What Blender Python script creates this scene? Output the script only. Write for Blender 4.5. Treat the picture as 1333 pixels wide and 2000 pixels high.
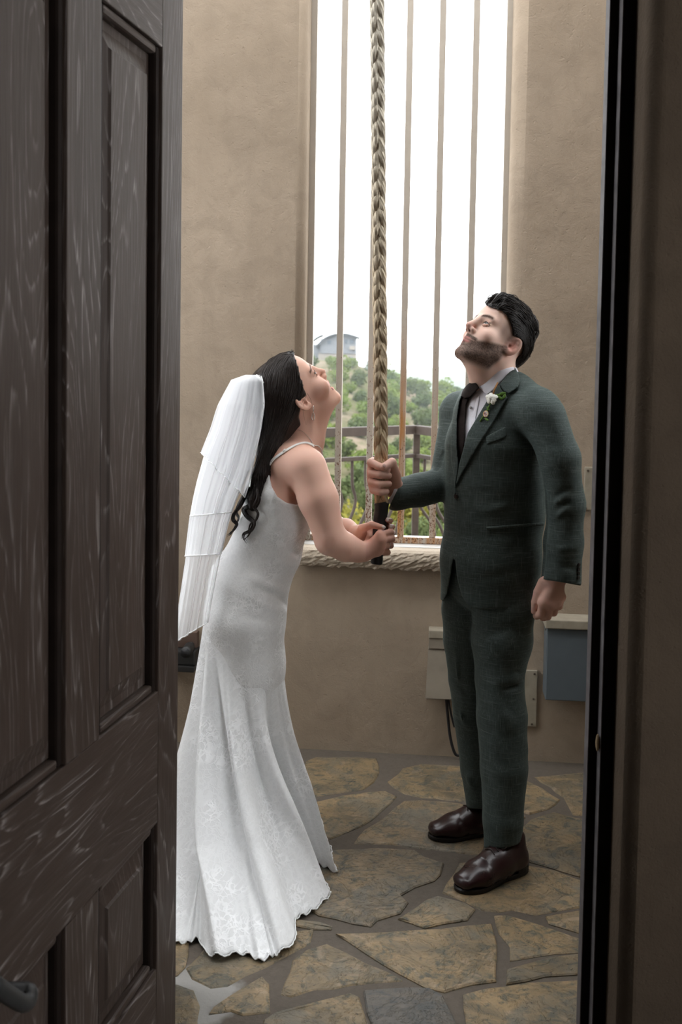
import bpy, bmesh, math, random
import numpy as np
from mathutils import Vector, Matrix
from mathutils.bvhtree import BVHTree

for _o in list(bpy.data.objects):
    bpy.data.objects.remove(_o, do_unlink=True)
SC = bpy.context.scene
COL = SC.collection
# ------------------------------------------------------------------ camera
FPX = 35.0 / 36.0 * 2000.0
CAMZ = 1.55
PITCH, ROLL = math.radians(3.0), math.radians(0.93)
SHIFT_PX = -186.0
_f = Vector((0, math.cos(PITCH), -math.sin(PITCH)))
_r0 = Vector((1, 0, 0)); _u0 = Vector((0, math.sin(PITCH), math.cos(PITCH)))
_r = _r0 * math.cos(ROLL) + _u0 * math.sin(ROLL)
_u = -_r0 * math.sin(ROLL) + _u0 * math.cos(ROLL)
cam_d = bpy.data.cameras.new('camera')
cam_d.sensor_fit = 'VERTICAL'; cam_d.sensor_height = 36.0; cam_d.lens = 35.0
cam_d.shift_y = SHIFT_PX / 2000.0
cam_d.clip_start = 0.05; cam_d.clip_end = 3000
cam_d.dof.use_dof = True; cam_d.dof.focus_distance = 3.05; cam_d.dof.aperture_fstop = 5.6
cam = bpy.data.objects.new('camera', cam_d); COL.objects.link(cam)
cam.matrix_world = Matrix(((_r.x, _u.x, -_f.x, 0), (_r.y, _u.y, -_f.y, 0), (_r.z, _u.z, -_f.z, CAMZ), (0, 0, 0, 1)))
SC.camera = cam
# ------------------------------------------------------------------ light
SC.view_settings.view_transform = 'Standard'
SC.view_settings.look = 'None'
SC.view_settings.gamma = 1.0
SC.view_settings.use_curve_mapping = False
SC.view_settings.exposure = 2.0
try:
    SC.cycles.use_denoising = True
    SC.cycles.max_bounces = 10
    SC.cycles.diffuse_bounces = 6
    SC.cycles.transparent_max_bounces = 24
    SC.cycles.volume_bounces = 1
    SC.cycles.sample_clamp_indirect = 6.0
except Exception:
    pass
world = bpy.data.worlds.new('overcast_sky'); SC.world = world
world.use_nodes = True
_nt = world.node_tree
_bg = _nt.nodes['Background']
_bg.inputs[0].default_value = (0.95, 0.98, 1.0, 1.0)      # even overcast sky
_bg.inputs[1].default_value = 1.55
_sun = bpy.data.lights.new('veiled_sun', 'SUN'); _sun.energy = 0.8; _sun.angle = math.radians(60)
_sun.color = (1.0, 0.97, 0.93)
sun = bpy.data.objects.new('veiled_sun', _sun); COL.objects.link(sun)
sun.rotation_euler = (math.radians(38), math.radians(-14), 0)

# ------------------------------------------------------------------ pixel <-> world helpers (photo frame 1333 x 2000)
def ray(px, py):
    d = _f + _r * ((px - 666.5) / FPX) + _u * (-(py - 1000.0 - SHIFT_PX) / FPX)
    return d
def P(px, py, Y):
    d = ray(px, py); t = Y / d.y
    return Vector((d.x * t, Y, CAMZ + d.z * t))
Y0 = 3.09
def v(px, py, dy=0.0):
    return P(px, py, Y0 + dy)
def onfloor(px, py, z=0.0):
    d = ray(px, py); t = (z - CAMZ) / d.z
    return Vector((d.x * t, d.y * t, z))
PXM = 1.59e-3          # metres per photo pixel at Y0
def to_px(A):          # numpy (N,3) -> px, py
    A = np.asarray(A, dtype=np.float64)
    q = A - np.array([0, 0, CAMZ])
    f = q @ np.array(_f); rr = q @ np.array(_r); uu = q @ np.array(_u)
    f = np.maximum(f, 1e-4)
    return 666.5 + FPX * rr / f, 1000.0 + SHIFT_PX - FPX * uu / f

# ------------------------------------------------------------------ object helpers
def tag(o, label=None, cat=None, group=None, kind=None):
    if label: o['label'] = label
    if cat: o['category'] = cat
    if group: o['group'] = group
    if kind: o['kind'] = kind
    return o
def empty(name, loc=(0, 0, 0), rz=0.0):
    o = bpy.data.objects.new(name, None); COL.objects.link(o)
    o.location = loc; o.rotation_euler = (0, 0, rz); o.empty_display_size = 0.1
    return o
def link(name, me, mat=None, parent=None, smooth=False):
    o = bpy.data.objects.new(name, me); COL.objects.link(o)
    if mat is not None:
        for m in (mat if isinstance(mat, (list, tuple)) else [mat]):
            me.materials.append(m)
    if parent is not None:
        o.parent = parent
        bpy.context.view_layer.update() if False else None
        o.matrix_parent_inverse = world_of(parent).inverted()
    if smooth:
        me.polygons.foreach_set('use_smooth', [True] * len(me.polygons))
    return o
def world_of(o):
    m = o.matrix_basis.copy()
    if o.parent is not None:
        m = world_of(o.parent) @ o.matrix_parent_inverse @ m
    return m
def pyd(name, V, F, mat=None, parent=None, smooth=False):
    me = bpy.data.meshes.new(name)
    me.from_pydata([tuple(p) for p in V], [], [tuple(f) for f in F]); me.update()
    return link(name, me, mat, parent, smooth)
def bmobj(name, bm, mat=None, parent=None, smooth=False):
    me = bpy.data.meshes.new(name); bm.normal_update(); bm.to_mesh(me); bm.free()
    return link(name, me, mat, parent, smooth)
def bm_box(bm, c, size, M=None, bev=0.0):
    r = bmesh.ops.create_cube(bm, size=1.0)
    vs = r['verts']
    for q in vs:
        q.co = Vector((q.co.x * size[0], q.co.y * size[1], q.co.z * size[2]))
    if bev > 0:
        es = list({e for q in vs for e in q.link_edges})
        rb = bmesh.ops.bevel(bm, geom=es, offset=bev, segments=2, affect='EDGES', profile=0.6)
        vs = list({q for fc in rb['faces'] for q in fc.verts} | {q for q in vs if q.is_valid})
    for q in vs:
        co = q.co + Vector(c)
        q.co = (M @ co) if M is not None else co
    return vs
def tube_data(pts, rad, n=8, cap=True, up=None):
    """swept circle along points; rad is number, list, or list of (ru, rv)"""
    pts = [Vector(p) for p in pts]; N = len(pts)
    if not isinstance(rad, (list, tuple)): rad = [rad] * N
    T = []
    for i in range(N):
        a = pts[max(0, i - 1)]; b = pts[min(N - 1, i + 1)]
        t = b - a
        T.append(t.normalized() if t.length > 1e-9 else Vector((0, 0, 1)))
    u = Vector(up) if up is not None else (Vector((0, 0, 1)) if abs(T[0].z) < 0.9 else Vector((1, 0, 0)))
    V = []; F = []
    for i in range(N):
        u = (u - T[i] * u.dot(T[i]))
        u = u.normalized() if u.length > 1e-6 else T[i].orthogonal().normalized()
        w = T[i].cross(u)
        r = rad[i]; ru, rv = r if isinstance(r, (tuple, list)) else (r, r)
        for k in range(n):
            a = 2 * math.pi * k / n
            V.append(pts[i] + u * (ru * math.cos(a)) + w * (rv * math.sin(a)))
    for i in range(N - 1):
        for k in range(n):
            F.append((i * n + k, i * n + (k + 1) % n, (i + 1) * n + (k + 1) % n, (i + 1) * n + k))
    if cap:
        F.append(tuple(range(n - 1, -1, -1))); F.append(tuple((N - 1) * n + k for k in range(n)))
    return V, F
def merge(parts):
    V = []; F = []
    for a, b in parts:
        o = len(V); V += list(a); F += [tuple(i + o for i in f) for f in b]
    return V, F
def tube(name, pts, rad, mat, parent=None, n=8, up=None, smooth=True):
    V, F = tube_data(pts, rad, n, True, up)
    return pyd(name, V, F, mat, parent, smooth)
def cat_rom(pts, per=6, closed=False):
    pts = [np.array(p, dtype=float) for p in pts]; n = len(pts); out = []
    rng = range(n) if closed else range(n - 1)
    for i in rng:
        p1 = pts[i]; p2 = pts[(i + 1) % n]
        p0 = pts[(i - 1) % n] if (closed or i > 0) else 2 * p1 - p2
        p3 = pts[(i + 2) % n] if (closed or i + 2 < n) else 2 * p2 - p1
        for k in range(per):
            t = k / per
            out.append(0.5 * ((2 * p1) + (-p0 + p2) * t + (2 * p0 - 5 * p1 + 4 * p2 - p3) * t * t + (-p0 + 3 * p1 - 3 * p2 + p3) * t ** 3))
    if not closed: out.append(pts[-1])
    return out

# ------------------------------------------------------------------ material helpers
class NT:
    def __init__(s, name):
        s.m = bpy.data.materials.new(name); s.m.use_nodes = True
        s.t = s.m.node_tree; s.b = s.t.nodes['Principled BSDF']
        s.out = s.t.nodes['Material Output']
    def n(s, typ, **kw):
        nd = s.t.nodes.new(typ)
        for k, val in kw.items():
            if k.startswith('i_'): nd.inputs[int(k[2:]) if k[2:].isdigit() else k[2:].replace('_', ' ')].default_value = val
            else: setattr(nd, k, val)
        return nd
    def l(s, a, b): s.t.links.new(a, b)
    def coord(s, kind='Object', scale=(1, 1, 1), rot=(0, 0, 0)):
        tc = s.n('ShaderNodeTexCoord'); mp = s.n('ShaderNodeMapping')
        mp.inputs['Scale'].default_value = scale; mp.inputs['Rotation'].default_value = rot
        s.l(tc.outputs[kind], mp.inputs[0]); return mp.outputs[0]
    def noise(s, vec, scale, detail=4, rough=0.55, dist=0.0):
        nd = s.n('ShaderNodeTexNoise'); nd.inputs['Scale'].default_value = scale
        nd.inputs['Detail'].default_value = detail; nd.inputs['Roughness'].default_value = rough
        nd.inputs['Distortion'].default_value = dist
        if vec is not None: s.l(vec, nd.inputs['Vector'])
        return nd.outputs['Fac']
    def ramp(s, fac, stops, interp='LINEAR'):
        nd = s.n('ShaderNodeValToRGB'); cr = nd.color_ramp; cr.interpolation = interp
        while len(cr.elements) < len(stops): cr.elements.new(0.5)
        for e, (p, c) in zip(cr.elements, stops):
            e.position = p; e.color = (c, c, c, 1) if isinstance(c, (int, float)) else (*c, 1)
        s.l(fac, nd.inputs[0]); return nd.outputs[0]
    def mix(s, fac, a, b, mode='MIX'):
        nd = s.n('ShaderNodeMix', data_type='RGBA', blend_type=mode)
        for inp, val in ((nd.inputs[0], fac), (nd.inputs[6], a), (nd.inputs[7], b)):
            if isinstance(val, (int, float)): inp.default_value = val
            elif isinstance(val, (tuple, list)): inp.default_value = (*val, 1)
            else: s.l(val, inp)
        return nd.outputs[2]
    def math(s, op, a, b=None, c=None):
        nd = s.n('ShaderNodeMath', operation=op)
        for i, val in enumerate((a, b, c)):
            if val is None: continue
            if isinstance(val, (int, float)): nd.inputs[i].default_value = val
            else: s.l(val, nd.inputs[i])
        return nd.outputs[0]
    def bump(s, h, strength=0.3, dist=0.01, nrm=None):
        nd = s.n('ShaderNodeBump'); nd.inputs['Strength'].default_value = strength
        nd.inputs['Distance'].default_value = dist; s.l(h, nd.inputs['Height'])
        if nrm is not None: s.l(nrm, nd.inputs['Normal'])
        return nd.outputs[0]
    def col(s, c):
        if isinstance(c, (tuple, list)): s.b.inputs['Base Color'].default_value = (*c, 1)
        else: s.l(c, s.b.inputs['Base Color'])
    def rough(s, r):
        if isinstance(r, (int, float)): s.b.inputs['Roughness'].default_value = r
        else: s.l(r, s.b.inputs['Roughness'])
    def nrm(s, x): s.l(x, s.b.inputs['Normal'])
    def set(s, **kw):
        for k, val in kw.items(): s.b.inputs[k.replace('_', ' ')].default_value = val
def plain(name, c, rough=0.6, metal=0.0, var=0.12, scale=30, bump=0.0, spec=0.3):
    t = NT(name); co = t.coord()
    f = t.noise(co, scale, 4)
    t.col(t.mix(t.ramp(f, [(0.3, 0.0), (0.7, 1.0)]), tuple(x * (1 - var) for x in c), tuple(min(1, x * (1 + var)) for x in c)))
    t.rough(rough); t.set(Metallic=metal, Specular_IOR_Level=spec)
    if bump: t.nrm(t.bump(f, bump, 0.003))
    return t.m
MAT = {}
def lin(r, g, b):
    f = lambda c: (c / 255 / 12.92) if c / 255 <= 0.04045 else ((c / 255 + 0.055) / 1.055) ** 2.4
    return (f(r), f(g), f(b))
# ================================================================== SETTING
random.seed(7); RNG = np.random.default_rng(7)
def stucco(name, c1, c2, c3):
    t = NT(name); co = t.coord()
    big = t.noise(co, 1.6, 3, 0.6)
    mid = t.noise(co, 9, 5, 0.6, 0.6)
    c = t.mix(t.ramp(big, [(0.35, 0.0), (0.68, 1.0)]), c1, c2)
    c = t.mix(t.math('MULTIPLY', t.ramp(mid, [(0.45, 0.0), (0.75, 1.0)]), 0.45), c, c3)
    st = t.noise(t.coord(scale=(5, 5, 0.5)), 2.2, 3)
    c = t.mix(t.math('MULTIPLY', t.ramp(st, [(0.5, 0.0), (0.8, 1.0)]), 0.25), c, c3)
    t.col(c); t.rough(0.92); t.set(Specular_IOR_Level=0.15)
    fine = t.noise(co, 170, 3, 0.6)
    trowel = t.noise(t.coord(scale=(1, 1, 1.0)), 13, 5, 0.62, 0.4)
    pit = t.ramp(t.noise(co, 55, 2), [(0.28, 0.0), (0.36, 1.0)])
    n1 = t.bump(trowel, 0.38, 0.012)
    n2 = t.bump(fine, 0.35, 0.003, n1)
    t.nrm(t.bump(pit, 0.35, 0.002, n2))
    return t.m
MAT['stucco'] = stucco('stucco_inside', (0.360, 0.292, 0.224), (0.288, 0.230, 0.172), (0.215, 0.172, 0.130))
MAT['stucco_shaded'] = stucco('stucco_porch_shaded', (0.085, 0.063, 0.044), (0.068, 0.050, 0.035), (0.052, 0.038, 0.027))  # same stucco as inside, with the porch shade put into its colour
MAT['porch'] = plain('porch_plaster', (0.20, 0.16, 0.12), 0.9)

# wall frame: the far wall turns 5.5 degrees towards us on the right
WA = math.radians(5.5)
WO = Vector((0, 3.91, 0)); WU = Vector((math.cos(WA), -math.sin(WA), 0)); WN = Vector((math.sin(WA), math.cos(WA), 0))
def W(u, w, z): return WO + WU * u + WN * w + Vector((0, 0, z))
def hitW(px, py, w=0.0):
    d = ray(px, py); o = Vector((0, 0, CAMZ))
    t = (WO + WN * w - o).dot(WN) / d.dot(WN)
    p = o + d * t
    return (p - WO).dot(WU), p.z
WM = Matrix(((WU.x, WN.x, 0, WO.x), (WU.y, WN.y, 0, WO.y), (0, 0, 1, 0), (0, 0, 0, 1)))
def wbox(bm, u0, u1, w0, w1, z0, z1, bev=0.0):
    return bm_box(bm, ((u0 + u1) / 2, (w0 + w1) / 2, (z0 + z1) / 2), (u1 - u0, w1 - w0, z1 - z0), WM, bev)
TOPZ = 4.3
UL = hitW(601, 600, 0.10)[0]; UR = hitW(991, 500, 0.10)[0]
ZS = hitW(720, 1067, 0.02)[1]
def prism(name, poly, z0, z1, xf, mat, parent=None, smooth_ang=True, kind='structure', zseg=1):
    n = len(poly); V = []; F = []
    zs = [z0 + (z1 - z0) * i / zseg for i in range(zseg + 1)]
    for z in zs: V += [xf(a, b, z) for a, b in poly]
    for i in range(zseg):
        for k in range(n):
            F.append((i * n + k, i * n + (k + 1) % n, (i + 1) * n + (k + 1) % n, (i + 1) * n + k))
    F.append(tuple(range(n - 1, -1, -1))); F.append(tuple(zseg * n + k for k in range(n)))
    return V, F
TH = 0.30
def arc(cx, cy, r, a0, a1, n=8):
    return [(cx + r * math.cos(math.radians(a0 + (a1 - a0) * i / n)), cy + r * math.sin(math.radians(a0 + (a1 - a0) * i / n))) for i in range(n + 1)]
RC = 0.045
leftp = [(-1.9, 0)] + arc(UL - RC, RC, RC, -90, 0) + [(UL, TH), (-1.9, TH)]
rightp = arc(UR + RC + 0.02, RC + 0.02, RC + 0.02, 180, 270) + [(1.75, 0), (1.75, TH), (UR, TH)]
parts = [prism('', leftp, 0, TOPZ, W, None), prism('', rightp, 0, TOPZ, W, None),
         prism('', [(UL - RC, 0.0), (UR + RC + 0.02, 0.0), (UR + RC + 0.02, TH), (UL - RC, TH)], 0, ZS - 0.06, W, None),
         prism('', [(UL - RC, 0.0), (UR + RC + 0.02, 0.0), (UR + RC + 0.02, TH), (UL - RC, TH)], 3.75, TOPZ, W, None)]
V_, F_ = merge(parts)
wall_back = tag(pyd('wall_back', V_, F_, MAT['stucco']), kind='structure')
for p_ in wall_back.data.polygons:
    if abs(p_.normal.z) < 0.2 and abs(p_.normal.dot(WN)) < 0.995 and abs(p_.normal.dot(WU)) < 0.995: p_.use_smooth = True

# side walls (left one has an opening like the one we see), front wall with the doorway
def xf_id(a, b, z): return Vector((a, b, z))
XL, XR = -1.55, 1.50
YF0, YF1 = 2.15, 2.26          # front wall faces
def boxp(x0, x1, y0, y1, z0, z1): return prism('', [(x0, y0), (x1, y0), (x1, y1), (x0, y1)], z0, z1, xf_id, None)
wl = merge([boxp(XL - .3, XL, YF1, 2.55, 0, TOPZ), boxp(XL - .3, XL, 3.65, 4.3, 0, TOPZ), boxp(XL - .3, XL, 2.55, 3.65, 0, 0.95), boxp(XL - .3, XL, 2.55, 3.65, 3.75, TOPZ)])
tag(pyd('wall_left', *wl, MAT['stucco']), kind='structure')
wr = merge([boxp(XR, XR + .3, YF1, 2.50, 0, TOPZ), boxp(XR, XR + .3, 3.25, 4.1, 0, TOPZ), boxp(XR, XR + .3, 2.50, 3.25, 0, 1.5), boxp(XR, XR + .3, 2.50, 3.25, 3.75, TOPZ)])
tag(pyd('wall_right', *wr, MAT['stucco']), kind='structure')
# doorway edges measured on the photo
JX0 = P(1168, 700, YF1).x          # inner face edge of right jamb
JXS = P(1225, 700, 2.19).x          # where stucco starts
HX = P(356, 700, YF1 + .0).x       # hinge line
r_ = 0.035
fr = arc(JXS + r_, YF0 - 0.06 + r_, r_, 180, 270) + [(2.6, YF0 - 0.06), (2.6, YF1), (JXS + 0.0, YF1)]
fl = [(-2.4, YF0 - 0.06), (HX - 0.12, YF0 - 0.06), (HX - 0.12, YF1), (-2.4, YF1)]
wf = merge([prism('', fr, 0, TOPZ, xf_id, None), prism('', fl, 0, TOPZ, xf_id, None), boxp(HX - .12, JXS, YF0 - .06, YF1, 3.35, TOPZ)])
wall_front = tag(pyd('wall_front', *wf, MAT['stucco_shaded']), kind='structure')
for p_ in wall_front.data.polygons:
    if abs(p_.normal.z) < 0.2 and abs(p_.normal.x) < 0.995 and abs(p_.normal.y) < 0.995: p_.use_smooth = True
# porch around the viewer: shaded, lit through the doorway and an unseen side opening added to light door and people
po = merge([boxp(2.6, 2.8, -2.6, -2.0, 0, 3.6), boxp(2.6, 2.8, 0.9, YF1, 0, 3.6), boxp(2.6, 2.8, -2.0, 0.9, 0, 0.5), boxp(2.6, 2.8, -2.0, 0.9, 2.6, 3.6), boxp(-2.6, -2.4, -2.6, YF1, 0, 3.6), boxp(-2.6, 2.8, -2.8, -2.6, 0, 3.6)])
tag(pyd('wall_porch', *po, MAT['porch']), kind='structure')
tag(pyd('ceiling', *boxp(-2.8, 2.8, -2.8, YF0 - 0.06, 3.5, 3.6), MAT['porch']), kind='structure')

# ------------------------------------------------------------------ floor with flagstones
t = NT('mortar'); co = t.coord()
f1 = t.noise(co, 60, 5, 0.7); f2 = t.noise(co, 3.2, 3)
c = t.mix(f1, (0.058, 0.046, 0.035), (0.135, 0.110, 0.086))
c = t.mix(t.math('MULTIPLY', f2, 0.35), c, (0.05, 0.042, 0.032))
# pale fresh patch of mortar by the door
sx = t.n('ShaderNodeTexCoord'); dv = t.n('ShaderNodeVectorMath', operation='DISTANCE')
pp = onfloor(385, 1950)
dv.inputs[1].default_value = (pp.x - 0.015, pp.y, 0.0); t.l(sx.outputs['Object'], dv.inputs[0])
dd = t.math('ADD', dv.outputs['Value'], t.math('MULTIPLY', t.noise(co, 14, 3), 0.10))
c = t.mix(t.ramp(dd, [(0.155, 0.85), (0.185, 0.0)]), c, (0.30, 0.29, 0.275))
t.col(c); t.rough(0.9); t.nrm(t.bump(f1, 0.6, 0.004)); MAT['mortar'] = t.m
t = NT('flagstone'); co = t.coord(); oi = t.n('ShaderNodeObjectInfo')
addv = t.n('ShaderNodeVectorMath', operation='ADD'); t.l(co, addv.inputs[0])
rv = t.n('ShaderNodeCombineXYZ'); t.l(t.math('MULTIPLY', oi.outputs['Random'], 37.0), rv.inputs[0]); t.l(rv.outputs[0], addv.inputs[1])
cv = addv.outputs[0]
a1 = t.noise(cv, 6, 5, 0.62, 0.8); a2 = t.noise(cv, 17, 6, 0.7, 1.2); a3 = t.noise(cv, 75, 4, 0.65)
mp2 = t.n('ShaderNodeMapping'); mp2.inputs['Scale'].default_value = (9, 26, 26); mp2.inputs['Rotation'].default_value = (0, 0, 0.4); t.l(cv, mp2.inputs[0])
a4 = t.noise(mp2.outputs[0], 1.0, 5, 0.7, 1.0)
c = t.mix(t.ramp(a1, [(0.34, 0.0), (0.64, 1.0)]), (0.115, 0.094, 0.060), (0.265, 0.195, 0.105))
c = t.mix(t.ramp(a2, [(0.50, 0.0), (0.62, 0.85)]), c, (0.058, 0.068, 0.057))
c = t.mix(t.ramp(a4, [(0.55, 0.0), (0.67, 0.7)]), c, (0.31, 0.22, 0.12))
c = t.mix(t.ramp(t.noise(cv, 8, 4, 0.6, 2.5), [(0.58, 0.0), (0.68, 0.55)]), c, (0.34, 0.265, 0.185))
c = t.mix(t.ramp(t.noise(cv, 4, 3, 0.6, 1.0), [(0.52, 0.0), (0.66, 0.7)]), c, (0.14, 0.133, 0.107))
c = t.mix(t.ramp(a3, [(0.58, 0.0), (0.70, 0.8)]), c, (0.035, 0.030, 0.024))
blue = t.ramp(oi.outputs['Random'], [(0.86, 0.0), (0.9, 0.75)], 'CONSTANT')
at = t.n('ShaderNodeAttribute', attribute_type='OBJECT', attribute_name='slate')
c = t.mix(t.math('MULTIPLY', at.outputs['Fac'], 0.75), c, (0.060, 0.066, 0.072))
br = t.ramp(oi.outputs['Random'], [(0.0, (0.80, 0.78, 0.76)), (1.0, (1.12, 1.06, 1.0))])
c = t.mix(1.0, c, br, 'MULTIPLY')
t.col(c); t.rough(t.ramp(a2, [(0.3, 0.5), (0.8, 0.75)]))
led = t.ramp(t.noise(cv, 5.5, 6, 0.68, 1.6), [(0.40, 0.0), (0.44, 0.4), (0.52, 0.45), (0.55, 0.8), (0.70, 1.0)])
n1 = t.bump(led, 0.7, 0.008); n2 = t.bump(a4, 0.5, 0.006, n1); t.nrm(t.bump(a3, 0.4, 0.003, n2)); MAT['flag'] = t.m

floor = tag(pyd('floor', *merge([boxp(-2.6, 2.6, -2.8, YF0, -0.1, -0.004), boxp(-2.0, 2.0, YF0, 4.3, -0.1, 0.0075)]), MAT['mortar']), kind='structure')
STONES = [
 [(368,1897),(403,1856),(430,1770),(540,1760),(560,1800),(576,1825),(614,1822),(608,1850),(560,1874),(516,1897),(444,1932),(412,1938),(375,1919)],
 [(325,1840),(345,1845),(368,1850),(358,1897),(345,1913),(322,1915)],
 [(320,1930),(345,1932),(378,1941),(390,1973),(386,2000),(384,2030),(320,2030)],
 [(416,1973),(470,1936),(510,1913),(526,1929),(529,1985),(475,1992),(450,1984),(408,1987)],
 [(579,1803),(624,1809),(650,1815),(646,1822),(611,1823),(578,1815)],
 [(658,1830),(720,1829),(860,1822),(962,1815),(966,1835),(970,1925),(920,1933),(880,1944),(868,1946),(830,1935),(780,1910),(720,1870),(680,1843)],
 [(573,1882),(600,1862),(639,1850),(674,1869),(715,1888),(752,1905),(786,1924),(720,1927),(614,1941),(570,1954),(548,1950)],
 [(542,1985),(623,1963),(683,1945),(702,1954),(712,1980),(722,2030),(510,2030),(520,2000)],
 [(709,1944),(760,1938),(840,1941),(865,1954),(890,2000),(896,2030),(735,2030),(722,1985)],
 [(906,1951),(988,1934),(1120,1922),(1180,1915),(1190,2030),(912,2030),(908,2000)],
 [(988,1929),(994,1902),(1076,1878),(1123,1871),(1175,1862),(1178,1903),(1122,1911),(1066,1916)],
 [(969,1795),(991,1793),(1048,1812),(1123,1838),(1165,1850),(1168,1856),(1123,1866),(1051,1875),(997,1885),(994,1856),(975,1831)],
 [(780,1800),(814,1778),(855,1756),(909,1771),(928,1784),(912,1804),(865,1812),(829,1819),(805,1809)],
 [(1066,1797),(1125,1786),(1170,1778),(1172,1842),(1123,1828),(1073,1811)],
 [(865,1749),(885,1715),(900,1692),(960,1684),(1029,1697),(1085,1708),(1123,1722),(1165,1735),(1168,1772),(1125,1780),(1090,1786),(1046,1793),(1000,1784),(975,1788),(940,1782),(910,1768)],
 [(975,1672),(1000,1640),(1040,1608),(1080,1592),(1123,1602),(1160,1612),(1165,1727),(1123,1715),(1080,1702),(1035,1690)],
 [(1003,1540),(1030,1530),(1060,1545),(1095,1567),(1070,1585),(1035,1596),(1000,1590)],
 [(1045,1522),(1133,1514),(1165,1513),(1165,1600),(1120,1595),(1105,1563)],
 [(590,1688),(640,1668),(735,1662),(810,1668),(830,1680),(868,1692),(858,1715),(849,1727),(811,1740),(783,1756),(796,1771),(780,1790),(736,1803),(722,1816),(658,1803),(624,1793),(570,1760),(570,1715)],
 [(690,1653),(713,1625),(758,1596),(789,1569),(825,1567),(900,1574),(935,1583),(962,1605),(955,1640),(938,1676),(900,1672),(830,1663),(735,1652)],
 [(645,1643),(677,1632),(728,1607),(746,1589),(773,1562),(753,1550),(713,1553),(668,1560),(640,1567),(605,1575),(600,1640)],
 [(600,1490),(620,1484),(700,1484),(735,1488),(742,1515),(728,1532),(710,1547),(665,1553),(630,1560),(598,1560)],
 [(758,1531),(789,1506),(825,1497),(900,1500),(930,1506),(932,1568),(900,1570),(825,1562),(790,1556),(768,1542)],
 [(938,1512),(1015,1515),(1028,1526),(1000,1537),(994,1590),(1025,1603),(990,1640),(968,1604),(938,1577)],
 [(480,1480),(590,1484),(588,1562),(470,1570)],
 [(330,1490),(468,1482),(458,1575),(420,1600),(320,1590)],
 [(470,1585),(585,1578),(590,1660),(560,1690),(470,1700),(440,1640)],
 [(310,1605),(410,1612),(425,1650),(455,1710),(420,1750),(310,1760)],
 [(300,1775),(410,1765),(395,1840),(360,1838),(310,1830)],
 [(120,1500),(310,1488),(300,1590),(130,1620)], [(60,1640),(300,1605),(298,1740),(40,1760)], [(10,1780),(285,1770),(300,1845),(305,1910),(0,1930)], [(0,1945),(305,1930),(308,2030),(-10,2030)],
]
for si, poly in enumerate(STONES):
    pts = [onfloor(a, b) for a, b in poly]
    area2 = sum(pts[i].x * pts[(i + 1) % len(pts)].y - pts[(i + 1) % len(pts)].x * pts[i].y for i in range(len(pts)))
    if area2 < 0: pts.reverse()
    cen = sum(pts, Vector()) / len(pts)
    ring = []
    for i, p in enumerate(pts):
        q = pts[(i + 1) % len(pts)]; n = max(1, int((q - p).length / 0.045))
        for k in range(n):
            w = p.lerp(q, k / n)
            nn = Vector(((q - p).y, -(q - p).x, 0)).normalized()
            ring.append(w + nn * random.uniform(-0.003, 0.007))
    zt = random.uniform(0.0100, 0.0135)
    def inset(rg, d):
        out = []
        for i, p in enumerate(rg):
            e = rg[(i + 1) % len(rg)] - rg[i - 1]
            nn = Vector((e.y, -e.x, 0)).normalized()
            out.append(p - nn * d)
        return out
    R1 = ring; R2 = inset(ring, 0.004); R3 = inset(ring, 0.014)
    n = len(ring); V = []
    V += [Vector((p.x, p.y, -0.02)) for p in R1] + [Vector((p.x, p.y, zt - 0.003)) for p in R1]
    V += [Vector((p.x, p.y, zt + random.uniform(-0.001, .001))) for p in R2] + [Vector((p.x, p.y, zt + random.uniform(0.0, .0025))) for p in R3]
    F = []
    for L in range(3):
        for k in range(n): F.append((L * n + k, L * n + (k + 1) % n, (L + 1) * n + (k + 1) % n, (L + 1) * n + k))
    F.append(tuple(3 * n + k for k in range(n)))
    V = [p - Vector((cen.x, cen.y, 0)) for p in V]
    o = pyd('flagstone', V, F, MAT['flag'], floor); o.location = (cen.x, cen.y, 0)
    o['slate'] = 1.0 if si == 8 else (0.25 if si in (18, 19) else 0.0)

# ------------------------------------------------------------------ window: frame, bars, ledge and stone sill
t = NT('painted_iron'); co = t.coord(); geo = t.n('ShaderNodeNewGeometry'); sep = t.n('ShaderNodeSeparateXYZ'); t.l(geo.outputs['Position'], sep.inputs[0])
base = t.mix(t.noise(co, 20, 3), (0.36, 0.315, 0.265), (0.44, 0.39, 0.33))
hz = t.ramp(t.math('DIVIDE', sep.outputs[2], 3.2), [(0.0, 0.62), (0.30, 0.60), (0.42, 0.70), (0.6, 0.78), (1.0, 0.80)])
spk = t.noise(t.coord(scale=(1, 1, 0.7)), 170, 3, 0.62)
sp = t.math('GREATER_THAN', t.math('SUBTRACT', spk, t.math('MULTIPLY', hz, 0.9)), 0.02)
rust = t.mix(t.noise(co, 140, 3), (0.05, 0.018, 0.007), (0.19, 0.07, 0.022))
at = t.n('ShaderNodeAttribute', attribute_type='OBJECT', attribute_name='rust')
st = t.noise(t.coord(scale=(40, 40, 1.6)), 2.0, 4, 0.6)
up = t.ramp(t.math('DIVIDE', sep.outputs[2], 3.2), [(0.30, 1.0), (0.42, 1.0), (0.54, 0.0)])
sf = t.math('MULTIPLY', t.math('MULTIPLY', t.ramp(st, [(0.34, 0.0), (0.58, 1.0)]), up), at.outputs['Fac'])
c = t.mix(sf, base, t.mix(st, (0.30, 0.115, 0.025), (0.40, 0.19, 0.055)))
c = t.mix(sp, c, rust)
t.col(c); t.rough(0.55); t.nrm(t.bump(sp, 0.3, 0.001)); MAT['iron'] = t.m
t = NT('rough_limestone'); co = t.coord(); f1 = t.noise(co, 26, 6, 0.7, 0.6); f2 = t.noise(co, 7, 4)
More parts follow.
